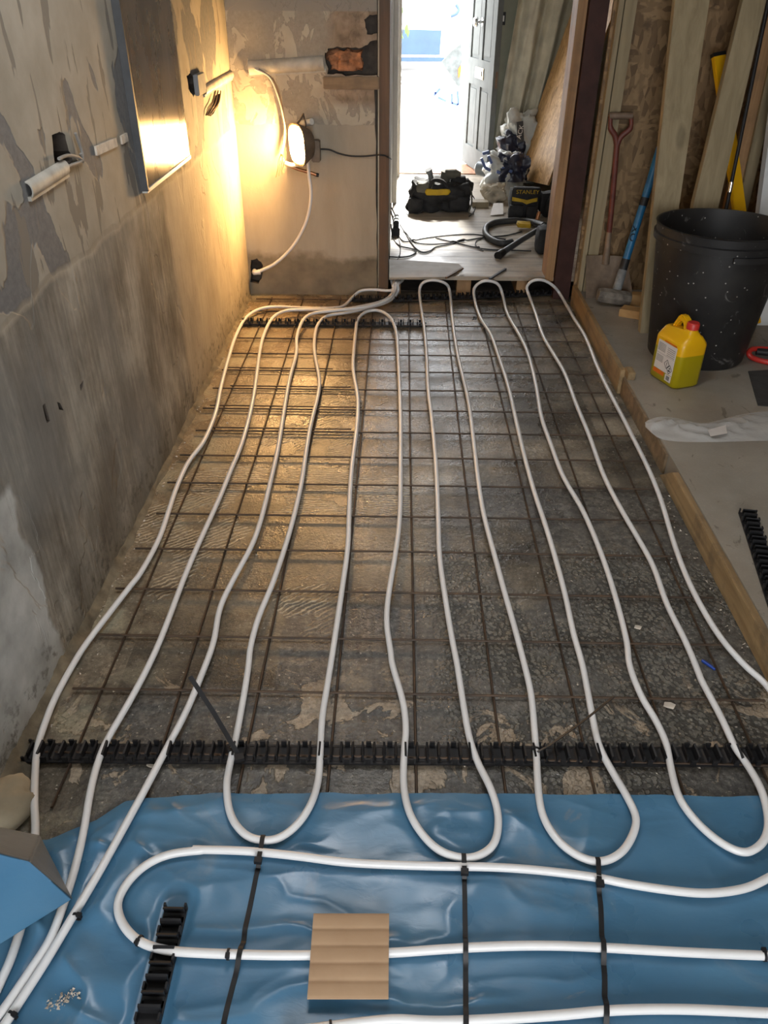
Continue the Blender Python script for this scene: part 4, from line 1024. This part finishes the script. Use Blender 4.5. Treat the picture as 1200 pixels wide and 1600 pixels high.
hi = [(-Lx*.5+.052,.228),(-Lx*.5+.058,.243),(-Lx*.5+.07,.258),(-Lx*.5+.08,.262),(-.012,.262),(.002,.257),(.008,.245),(.004,.228)]
m = MB(); hw_ = .0165; n_ = len(ho)
for sgn, ins in ((-1, 0), (1, 0)):
    pass
vs = [jc+ux*a_+uz*b_+uy*(-hw_) for a_, b_ in ho] + [jc+ux*a_+uz*b_+uy*(-hw_) for a_, b_ in hi] + [jc+ux*a_+uz*b_+uy*hw_ for a_, b_ in ho] + [jc+ux*a_+uz*b_+uy*hw_ for a_, b_ in hi]
fs = []
for i in range(n_-1):
    fs += [(i, i+1, n_+i+1, n_+i), (2*n_+i, 3*n_+i, 3*n_+i+1, 2*n_+i+1), (i, 2*n_+i, 2*n_+i+1, i+1), (n_+i, n_+i+1, 3*n_+i+1, 3*n_+i)]
fs += [(0, n_, 3*n_, 2*n_), (n_-1, 3*n_-1, 4*n_-1, 2*n_-1)]
link('handle', m.add(vs, fs), 'can', o, smooth=50, bevel=.006, fix=True)
cpz = jc+ux*(Lx*.5-.045)
link('cap', MB().lathe([(.0,.25),(.0255,.25),(.0255,.272),(.022,.277),(0,.277)], cpz, 24), 'red_plastic', o, smooth=40)
fc = jc - uy*(Ly*.5+.0006)
lab = link('label', MB().obox(fc+uz*.115+ux*.004, ux*.062, uy*.0006, uz*.062), 'paper', o); lab['label'] = 'white printed label with hazard diamonds'
m = MB()
for k in range(6): m.obox(fc+uz*(.165-k*.006)+ux*-.028-uy*.0008, ux*.024, uy*.0003, uz*.0017)
for k in range(5): m.obox(fc+uz*(.160-k*.008)+ux*.034-uy*.0008, ux*.025, uy*.0003, uz*.0016)
for k in range(5): m.obox(fc+uz*(.112-k*.006)+ux*-.03-uy*.0008, ux*.022, uy*.0003, uz*.0017)
m.obox(fc+uz*.122+ux*.004-uy*.0008, ux*.06, uy*.0003, uz*.0006)
link('small_print', m, 'print_grey', lab, smooth=0)
m = MB()
for (cx, cz) in ((.022,.092),(.044,.075)):
    c0 = fc+ux*cx+uz*cz-uy*.001
    outer = [c0+ux*.017, c0+uz*.019, c0-ux*.017, c0-uz*.019]
    for p_, q_ in zip(outer, outer[1:]+outer[:1]): m.beam(p_, q_, uy, .0006, .0022)
c0 = fc+ux*.022+uz*.092-uy*.001; m.obox(c0+uz*.002, ux*.0012, uy*.0004, uz*.006).obox(c0-uz*.008, ux*.0012, uy*.0004, uz*.0012)
c0 = fc+ux*.044+uz*.075-uy*.001; m.obox(c0-uz*.005, ux*.006, uy*.0004, uz*.003).obox(c0+uz*.005+ux*.001, ux*.003, uy*.0004, uz*.003)
link('hazard_symbols', m, 'print_black', lab, smooth=0)
link('orange_band', MB().obox(fc+uz*.042+ux*-.022, ux*.036, uy*.0006, uz*.009).obox(fc+uz*.182+ux*.02, ux*.04, uy*.0006, uz*.003), 'print_orange', o)
bc = link('barcode', MB().obox(fc+uz*.036+ux*.045, ux*.02, uy*.0006, uz*.014), 'paper', o)
m = MB()
for k in range(7): m.obox(fc+uz*.037+ux*(.035+k*.0033)-uy*.0008, ux*(.0006+.0005*(k % 2)), uy*.0003, uz*.009)
link('bars', m, 'print_black', bc, smooth=0)
# clear film sleeve
A0, A1, B0, B1 = PZ(1006,662,RF), PZ(1040,690,RF), PZ(1215,645,RF), PZ(1215,690,RF)
top = [(1006,662),(1030,652),(1060,655),(1100,662),(1150,650),(1185,645),(1260,640)]; bot = [(1008,668),(1030,686),(1060,691),(1100,692),(1150,691),(1185,690),(1260,690)]
T_ = spline([PZ(x, y, RF) for x, y in top], 8); B_ = spline([PZ(x, y, RF) for x, y in bot], 8)
def film(u, v_):
    k = u*(len(T_)-1); i = min(int(k), len(T_)-2); t = k-i
    p = (T_[i].lerp(T_[i+1], t)).lerp(B_[i].lerp(B_[i+1], t), v_)
    e = math.sin(v_*math.pi)
    return p + V((0,0,.003+e*(.007+.014*max(0, ridge(p.x+p.y*.5, p.y, 6, 14, 1.1)) * (1.6-u))))
o = thing('plastic_sleeve', (A0+A1)/2, 'clear crinkled plastic sleeve lying on the chipboard floor', 'plastic film')
link('film', MB().grid(film, 60, 16), 'clear', o, smooth=180)
link('sticker', MB().prism([PZ(1106,672,RF+.024), PZ(1110,682,RF+.022), PZ(1136,677,RF+.022), PZ(1134,664,RF+.024)], (0,0,.0006)), 'paper', o, fix=True)
# dark sheet, red tool, white panel
tag(link('rubber_sheet', MB().prism([PZ(1169,581,RF), PZ(1184,634,RF), PZ(1260,640,RF), PZ(1260,575,RF)], (0,0,.004)), 'dark_mat', loc=PZ(1184,634,RF), fix=True), 'dark grey sheet lying on the floor right of the tub', 'sheet')
o = thing('bow_saw', PZ(1185,560,RF), 'red framed tool with a black grip on the floor right of the tub', 'tool')
link('frame', MB().tube(spline([PZ(1235,552,RF+.03), PZ(1205,546,RF+.035), PZ(1178,545,RF+.04), PZ(1170,551,RF+.03), PZ(1176,559,RF+.013), PZ(1200,566,RF+.012), PZ(1250,572,RF+.012)], 6), .012, 12), 'red_plastic', o)
link('grip', MB().tube([PZ(1182,549,RF+.03), PZ(1250,556,RF+.03)], .016, 12), 'black_rubber', o)
pb = PZ(1164,508,RF); pt = PY(1199,235,pb.y+.18)
o = thing('door_panel', pb, 'white plastic door panel with a strip of green reflection standing behind the tub', 'panel')
L_ = (pt-pb); xr = V((1,0,0))
link('panel', MB().prism([pb+xr*.02, pb+L_*1.5+xr*.02, pb+L_*1.5+xr*.7, pb+xr*.7], (0,.04,0)), 'pvc', o, fix=True)
link('frame', MB().prism([pb, pb+L_*1.5, pb+L_*1.5+xr*.02, pb+xr*.02], (0,.05,0)), 'pvc', o, fix=True)
link('green_strip', MB().prism([pb+xr*.022+V((0,-.004,.4)), pb+L_*1.5+xr*.022+V((0,-.004,0)), pb+L_*1.5+xr*.034+V((0,-.004,0)), pb+xr*.034+V((0,-.004,.4))], (0,.004,0)), 'green_reflection', o, fix=True)  # green reflection in the frame, painted on as a strip

# ================================================================== HALL
pl = [(608,437),(697,436),(707,432),(722,420),(716,415),(660,411),(608,408)]
tag(link('plywood_offcut', MB().prism([PZ(x, y, HF+.002) for x, y in pl], (0,0,.012)), 'ply', loc=PZ(650,425,HF), fix=True), 'thin grey plywood offcut with a broken corner at the hall threshold', 'plywood')
tag(link('timber_sliver', MB().beam(PZ(697,434,HF+.02), PZ(723,419,HF+.024), (1,0,0), .012, .01), 'timber_old', loc=PZ(710,426,HF)), 'dark splinter of wood along the broken plywood corner', 'splinter')
tag(link('timber_sliver', MB().beam(PZ(765,436,HF+.006), PZ(790,420,HF+.006), (1,0,0), .012, .01), 'sack_navy', loc=PZ(778,428,HF)), 'dark strip lying across the middle of the hall board edge', 'strip')
# --- tool bag
BG = PZ(690,334,HF)+V((0,.16,0))
o = thing('tool_bag', BG, 'open black tool bag with yellow panel in the middle of the hall', 'tool bag')
link('body', blob_box(BG, .215, .14, .1, 1.7, .045, .3, 16, jag=10), 'dark_fabric', o, smooth=70)
yb_ = BG.y-.17
link('yellow_panel', blob_box(BG+V((-.03,-.150,.13)), .09, .02, .022, 4.1, .012, .4, 6), 'yellow_fabric', o, smooth=70)
link('flap', blob_box(BG+V((-.125,-.10,.14)), .07, .05, .038, 8.1, .02, .4, 6), 'grey_fabric', o, smooth=70)
link('pocket', blob_box(BG+V((.12,-.13,.02)), .07, .03, .05, 5.1, .015, .4, 6), 'dark_fabric', o, smooth=70)
link('pocket', blob_box(BG+V((-.19,-.10,.0)), .05, .06, .05, 9.1, .02, .4, 6), 'dark_fabric', o, smooth=70)
link('strap', MB().strap(spline([BG+V((-.2,-.10,.16)), BG+V((-.235,-.12,.1)), BG+V((-.255,-.13,.03)), BG+V((-.19,-.17,.004)), BG+V((-.15,-.165,.02))], 6), .03, .006), 'dark_fabric', o)
link('carry_handle', MB().tube(spline([BG+V((-.1,-.135,.15)), BG+V((-.07,-.145,.225)), BG+V((0,-.13,.215)), BG+V((.05,-.14,.16)), BG+V((.08,-.15,.12))], 6), .014, 10), 'dark_fabric', o)
link('zip_edge', MB().tube(spline([BG+V((-.2,-.05,.19)), BG+V((-.05,-.1,.195)), BG+V((.1,-.09,.185)), BG+V((.2,-.05,.17)), BG+V((.22,-.12,.08)), BG+V((.2,-.155,.01)), BG+V((.235,-.17,.004))], 6), .006, 8), 'grey_fabric', o)
tag(link('torch', MB().tube([BG+V((-.075,-.03,.19)), BG+V((-.09,-.05,.25)), BG+V((-.105,-.06,.285))], [.02,.02,.027], 14), 'grey_tool', loc=BG+V((-.08,-.03,.19))), 'grey torch poking up from the left of the open tool bag', 'torch')
tag(link('power_drill', MB().tube([BG+V((.02,-.02,.17)), BG+V((.025,-.03,.27))], .036, 14).tube([BG+V((.025,-.03,.25)), BG+V((.10,-.05,.255))], .034, 14).tube([BG+V((.10,-.05,.255)), BG+V((.13,-.06,.255))], [.03,.016], 12), 'grey_fabric', loc=BG+V((.02,-.02,.18))), 'drab drill body sticking out of the middle of the tool bag', 'drill')
tag(link('glove', blob_box(BG+V((.12,-.02,.16)), .055, .045, .04, 3.3, .03, .5, 6), 'dark_fabric', loc=BG+V((.12,-.02,.17)), smooth=70), 'dark crumpled glove on the right top of the tool bag', 'glove')
# --- second pouch with lettering
SB = PZ(818,341,HF)+V((0,.09,0))
o = thing('tool_pouch', SB, 'black tool pouch with a yellow stripe and yellow lettering, right of hall', 'tool pouch')
link('body', blob_box(SB, .105, .075, .095, 2.2, .015, .28), 'dark_fabric', o, smooth=70)
link('flap', blob_box(SB+V((.01,-.055,.148)), .1, .025, .03, 6.2, .006, .3, 6), 'dark_fabric', o, smooth=70)
m = MB().prism([SB+V((-.095,-.086,.145)), SB+V((-.095,-.09,.12)), SB+V((-.02,-.094,.112)), SB+V((.01,-.096,.098)), SB+V((.045,-.094,.11)), SB+V((.085,-.09,.118)), SB+V((.085,-.086,.142)), SB+V((.01,-.092,.126))], (0,-.006,0))
link('yellow_stripe', m, 'yellow_fabric', o, fix=True)
text('lettering', 'STANLEY', 'yellow_fabric', o, SB+V((.012,-.087,.178)), (1,0,0), (0,-.2,1), .040)
link('pocket', blob_box(SB+V((-.06,-.08,.0)), .055, .03, .048, 1.2, .01, .3, 6), 'dark_fabric', o, smooth=70)
link('pocket', blob_box(SB+V((.055,-.08,.0)), .045, .028, .044, 7.2, .01, .3, 6), 'dark_fabric', o, smooth=70)
tag(link('nail_gun', blob_box(SB+V((.17,.0,.02)), .05, .07, .075, 12.2, .03, .3, 6).tube([SB+V((.16,-.06,.02)), SB+V((.17,-.1,.09)), SB+V((.21,-.08,.17))], .028, 10), 'dark_fabric', loc=SB+V((.17,0,0)), smooth=60), 'black power tool beside the lettered pouch, against the timber lining', 'power tool')
# --- vacuum hose, wand, canister
hz = HF+.02
ring = [(765,352),(772,347),(790,344),(812,343),(835,346),(845,353)]
o = thing('vacuum_hose', PZ(790,365,HF), 'thick black vacuum hose coiled on the hall floor', 'hose')
link('hose', MB().tube(spline([PZ(800,378,hz), PZ(784,380,hz), PZ(768,374,hz), PZ(759,365,hz), PZ(760,355,hz), PZ(772,348,hz), PZ(795,345,hz), PZ(822,345,hz), PZ(843,350,hz+.02)], 8), .02, 14), 'hose', o, smooth=60)
link('cuff', MB().tube([PZ(838,349,hz+.015), PZ(850,353,hz+.03)], .024, 14), 'black_plastic', o)
o = thing('vacuum_wand', PZ(782,397,HF), 'grey vacuum wand lying across the coiled hose', 'vacuum wand')
link('tube', MB().tube([PZ(783,396,HF+.022), PZ(815,375,HF+.05), PZ(851,353,HF+.07)], [.02,.0175,.0175], 14), 'hose', o)
link('nozzle', MB().tube([PZ(778,400,HF+.018), PZ(786,394,HF+.023)], [.026,.023], 14), 'black_plastic', o)
VC = PZ(845,398,HF)+V((.03,.06,0))
tag(link('vacuum_cleaner', blob_box(VC, .06, .07, .08, 2.9, .012, .45), 'dark_fabric', loc=VC, smooth=70), 'dark vacuum canister half hidden behind the timber lining', 'vacuum')
tag(link('caulk_nozzle', MB().lathe([(.012,0),(.014,.02),(.014,.06),(.009,.075)], PZ(838,348,HF+.03), 14, (.2,.1,1)), 'copper', loc=PZ(838,348,HF+.03)), 'small copper and white fitting standing by the vacuum hose', 'fitting')
tag(link('yellow_rag', blob_box(PZ(819,356,HF+.012), .05, .03, .02, 6.6, .02, .4, 6), 'yellow_fabric', loc=PZ(819,356,HF), smooth=60), 'crumpled yellow rag lying over the vacuum hose', 'rag')
# --- behind: roll, paper bag, tile, sacks
a, b = PZ(745,283,HF)+V((0,.03,.10)), PZ(795,292,HF)+V((.08,.0,.10))
tag(link('foam_roll', MB().tube([a, a.lerp(b,.03), b], [.045,.058,.06], 20), 'roll', loc=(a+b)/2), 'smooth blue grey roll lying behind the tool pouch', 'roll')
CB = PZ(772,318,HF)+V((0,.05,0))
tag(link('paper_bag', blob_box(CB, .078, .06, .058, 5.5, .05, .4, 14, jag=16), 'cream_paper', loc=CB, smooth=50), 'crumpled cream paper bag under the blue grey roll', 'paper bag')
tag(link('white_sheet', MB().prism([PZ(766,337,HF+.005), PZ(771,318,HF+.04), PZ(786,318,HF+.05), PZ(786,335,HF+.01)], (.002,.003,.003)), 'paper', loc=PZ(772,330,HF), fix=True), 'white paper sheet on the hall floor left of the pouch', 'paper')
tag(link('skirting_offcut', MB().beam(PZ(737,318,HF+.02), PZ(762,318,HF+.02), (0,1,0), .1, .04), 'timber', loc=PZ(750,318,HF)), 'pale timber offcut on the hall floor right of the open tool bag', 'offcut')
S1 = V((.93, 7.15, HF)); S2 = V((.84, 6.76, HF))
o = thing('rubble_sack', S1, 'upper grey and navy plastic sack printed with white letters on black', 'sack', )
link('sack', blob_box(S1+V((.05,.03,.0)), .15, .12, .27, 1.3, .085, .35, 16, taper=.25, jag=11), 'sack_clear', o, smooth=70)
link('navy_print', blob_box(S1+V((-.01,-.05,.10)), .125, .085, .14, 3.7, .08, .4, 14, taper=.3, jag=11), 'sack_navy', o, smooth=70)
pc = PY(813,206,7.0)
link('black_patch', MB().obox(pc, V((.026,0,.004)), V((0,.004,0)), V((-.012,0,.075))), 'print_black', o)
text('lettering', 'ACK', 'paper', o, pc+V((.0,-.006,0)), V((.16,0,1)), V((-1,0,.16)), .052)
o = thing('rubble_sack', S2, 'lower white and blue plastic sack slumped in front of the printed one', 'sack')
link('sack', blob_box(S2+V((.0,-.0,.0)), .17, .12, .14, 7.9, .08, .4, 16, taper=.3, jag=11), 'sack_clear', o, smooth=70)
link('navy_print', blob_box(S2+V((.06,-.055,.11)), .11, .085, .09, 9.7, .07, .4, 14, jag=11), 'sack_navy', o, smooth=70)
m = MB()
for (p_, q_) in (((752,247),(758,262)),((758,262),(766,266)),((754,240),(764,237)),((763,243),(768,255)),((784,262),(800,268)),((776,268),(792,274))):
    m.beam(PY(*p_, 6.635), PY(*q_, 6.635), (0,0,1), .02, .03)
link('blue_lettering', m, 'sack_blue', o)
# --- OSB sheet leaning
oa, ob_, oc, od = PX(804,278,.985), PY(858,290,6.2), V((1.37,5.9,1.9)), PX(893,28,1.3)
od = oa + (od-oa)*1.35
nn = (ob_-oa).cross(od-oa).normalized()
oc = od + (ob_-oa)*1.0
tag(link('strand_board_sheet', MB().prism([oa, ob_, oc, od], nn*.015), 'osb_pale', loc=(oa+ob_)/2, fix=True, smooth=0), 'orange strand board sheet leaning in the hall behind the timber lining', 'board')
# --- curtain
def curt(u, v_):
    z = .32 + v_*1.75
    x = .84 + u*.50 + (z-.75)*(.10+.16*u)
    f_ = .042*math.sin(u*19+2*fbm((u*2, z*.9, 1)))+.014*math.sin(u*43+z*3)
    return (x, 7.43 + f_ - .01*u, z)
tag(link('dust_sheet', MB().grid(curt, 110, 30, .003, (0,-1,0)), 'dust_sheet', loc=(1.1,7.36,1.2), smooth=180), 'greenish grey dust sheet hanging in folds behind the front door', 'dust sheet')
# --- front door leaf
DH, DL = V((.60, 8.05, HF+.02)), V((.762, 7.28, HF+.02))
dx = (DL-DH); W_ = dx.length; dx.normalize(); dn_ = V((-dx.y, dx.x, 0))
if dn_.x > 0: dn_ = -dn_
o = thing('door_1', DH, 'open grey green panelled front door with brass letter plate', 'door'); o['kind'] = 'structure'
def dbox(x0, x1, z0, z1, y0, y1): 
    c = DH+dx*(x0+x1)/2+V((0,0,(z0+z1)/2))+dn_*(y0+y1)/2
    return c, dx*(x1-x0)/2, dn_*(y1-y0)/2, V((0,0,(z1-z0)/2))
m = MB()
m.obox(*dbox(0, W_, 0, 2.0, -.02, .012))
for x0, x1 in ((0,.1),(W_/2-.045,W_/2+.045),(W_-.11,W_)): m.obox(*dbox(x0, x1, 0, 2.0, .012, .026))
for z0, z1 in ((0,.17),(.66,.86),(1.86,2.0)):
    for x0, x1 in ((.1,W_/2-.045),(W_/2+.045,W_-.11)): m.obox(*dbox(x0, x1, z0, z1, .012, .026))
link('leaf', m, 'door_paint', o, smooth=0)
m = MB()
for x0, x1 in ((.1,W_/2-.045),(W_/2+.045,W_-.11)):
    for z0, z1 in ((.17,.66),(.86,1.86)): m.obox(*dbox(x0+.03, x1-.03, z0+.03, z1-.03, .012, .02))
link('raised_panels', m, 'door_paint', o, smooth=0)
kc = DH+dx*(W_*.5)+V((0,0,1.13))
link('knob', MB().lathe([(.0,.026),(.03,.026),(.032,.03),(.012,.034),(.012,.055),(.034,.07),(.038,.085),(.03,.1),(.0,.104)], kc, 20, dn_), 'chrome', o)
lc = DH+dx*(W_*.52)+V((0,0,.76))
lp = link('letter_plate', MB().obox(lc+dn_*.03, dx*.12, dn_*.004, V((0,0,.042))), 'brass', o, bevel=.003)
link('flap', MB().obox(lc+dn_*.036, dx*.085, dn_*.003, V((0,0,.02))), 'grey_tool', lp, bevel=.002)
link('latch_plate', MB().obox(DH+dx*(W_+.0006)+V((0,0,.74))-dn_*.003, dx*.001, dn_*.01, V((0,0,.06))), 'grip_brown', o)
sw = PY(786, 29, 7.49)
# --- keep plate beside the door
o = thing('light_switch', sw, 'small white switch plate with dark surround beside the dust sheet', 'switch')
link('plate', MB().box(sw.x-.02, sw.x+.02, 7.488, 7.5, sw.z-.045, sw.z+.045), 'black_plastic', o); link('rocker', MB().box(sw.x-.009, sw.x+.009, 7.482, 7.49, sw.z-.02, sw.z+.02), 'pvc', o)
# --- cables on the hall floor
cz = HF+.006
LAID = []
def hcable(pts, label, r_=.0045, m='black_rubber'):
    P = spline([PZ(x, y, z) for x, y, z in [(q+(cz,))[:3] for q in pts]], 14)
    P = avoid(P, LAID, .0095); LAID.extend(P)
    return tag(link('power_cable', MB().tube(P, r_, 8), m, loc=P[len(P)//2]), label, 'cable', 'power cables on the hall floor')
hcable([(610,318,.35),(612,335,.2),(625,350),(640,375),(650,388),(660,394),(672,392),(681,386),(700,382),(725,376)], 'black cable curving in a low loop from the plug sockets towards the hose')
hcable([(612,325,.3),(622,345,.16),(632,362),(645,376),(660,381),(690,381),(720,377),(757,371),(790,368),(815,362)], 'black cable running from the sockets across the hall to the coiled hose')
hcable([(611,330,.26),(618,358),(628,375),(640,377),(660,373),(680,370),(710,367),(740,366),(765,370),(790,374)], 'black cable arching highest across the hall boards')
hcable([(608,401),(625,402),(640,400),(650,394),(645,389),(625,384),(614,372),(611,350,.2)], 'thin black cable in a tight loop nearest the plywood offcut')
hcable([(681,372),(710,379),(740,386),(765,390),(800,391),(830,392)], 'black cable trailing right under the vacuum wand')
hcable([(615,340,.2),(620,365),(625,380),(625,397),(620,407)], 'thin cable dropping straight down beside the brown post', .003)
hcable([(757,371),(745,376),(744,384),(755,392)], 'short black cable end curling left of the wand', .0035)
hcable([(733,300,.2),(741,310),(742,325),(738,334),(733,338)], 'short black cable hanging off the right end of the tool bag', .004)
p = PZ(620,362,HF)
o = thing('extension_socket', p, 'black extension socket block with plugs, beside the brown post in the hall', 'socket')
link('block', MB().box(-.052, .0, p.y-.12, p.y+.14, HF, HF+.055), 'black_plastic', o, bevel=.006)
for k in range(3):
    link('plug', MB().box(-.042, -.008, p.y-.1+k*.085, p.y-.05+k*.085, HF+.055, HF+.095), 'black_plastic' if k != 1 else 'pvc', o, bevel=.005)

# ================================================================== OUTSIDE
o = thing('parked_car', (0, 19.2, 0), 'pale parked car with a blue door seen through the open front door', 'car')
link('body', MB().prism([(-3.3,19.2,.28),(1.05,19.2,.28),(1.1,19.2,.7),(.9,19.2,.95),(.2,19.2,1.0),(-.4,19.2,1.5),(-2.4,19.2,1.5),(-3.3,19.2,1.0)], (0,1.7,0)), 'car_white', o, fix=True, bevel=.04)
link('side_panel', MB().prism([(-1.6,19.185,.3),(.78,19.185,.3),(.80,19.185,.74),(-1.6,19.185,.78)], (0,.03,0)), 'car_blue', o, fix=True)
link('sill', MB().box(-3.1, .9, 19.15, 19.25, .17, .25), 'car_blue', o, bevel=.01)
for x in (-2.5, .35+1.2): pass
link('wheel', MB().lathe([(.0,0),(.31,0),(.33,.03),(.33,.17),(.31,.2),(0,.2)], (-2.4,19.18,.31), 28, (0,1,0)), 'black_rubber', o)
link('wing_mirror', MB().tube(spline([V((.98,19.0,1.0)), V((1.08,18.95,1.04)), V((1.12,18.95,1.12)), V((1.06,18.95,1.2))], 5), .035, 10), 'car_blue', o)
struct('kerb', MB().box(-8, 1.25, 17.3, 17.45, -.02, .05).box(-8, 1.1, 16.5, 16.58, -.02, .02), 'kerb')
struct('garden_pier', MB().box(1.02, 1.45, 10.6, 10.9, -.02, 2.3).box(.75, 1.45, 10.56, 10.95, -.02, PY(718,139,10.57).z), 'white_paint')
gp = [PY(690,97,10.57), PY(703,82,10.57), PY(721,67,10.57), PY(722,92,10.57), PY(718,139,10.57)]
tag(link('scrap_board', MB().prism(gp, (.0,.03,0)), 'grey_sheet', loc=gp[0], fix=True), 'grey flecked scrap board propped outside the front door', 'board')
tag(link('orange_tag', MB().prism([PY(716,108,10.56), PY(716,122,10.56), PY(720,116,10.56), PY(720,102,10.56)], (.0,.01,0)), 'print_orange', loc=PY(717,110,10.56), fix=True), 'orange scrap stuck to the propped grey board outside', 'scrap')
sk = V((.88, 10.0, -.02)); o = thing('rubble_sack', sk, 'white sack with blue marks standing outside the front door', 'sack')
link('sack', blob_box(sk, .2, .16, .2, 2.4, .04, .5), 'sack_clear', o, smooth=70)
m = MB()
for (p_, q_) in (((688,138),(680,147)),((680,143),(679,150)),((684,152),(697,158)),((706,146),(706,162)),((715,142),(716,164)),((706,161),(716,164))):
    m.beam(PY(*p_, 9.80), PY(*q_, 9.80), (0,1,0), .02, .025)
link('blue_marks', m, 'sack_blue', o)
m = MB(); st = spline([PY(612,2,8.6), PY(620,12,8.6), PY(624,30,8.6), PY(630,42,8.6), PY(628,55,8.6)], 6)
o = thing('climbing_plant', st[0], 'green climbing plant leaves hanging at the left of the front doorway', 'plant')
link('stem', MB().tube(st, .004, 6), 'stem', o)
for (x, y, a_) in ((622,4,.3),(623,12,.9),(627,18,-.4),(635,44,-.2),(637,50,.1),(625,54,.8),(626,58,-.3),(621,20,.2)):
    p = PY(x, y, 8.58+random.uniform(-.03,.03)); u_ = V((math.sin(a_), .2, -math.cos(a_))); s_ = V((math.cos(a_), .3, math.sin(a_)))
    m.add([p-u_*.04, p+s_*.02, p+u_*.05, p-s_*.02, p+V((0,-.012,0))], [(0,1,4), (1,2,4), (2,3,4), (3,0,4), (0,3,2,1)])
link('leaves', m, 'leaf', o)
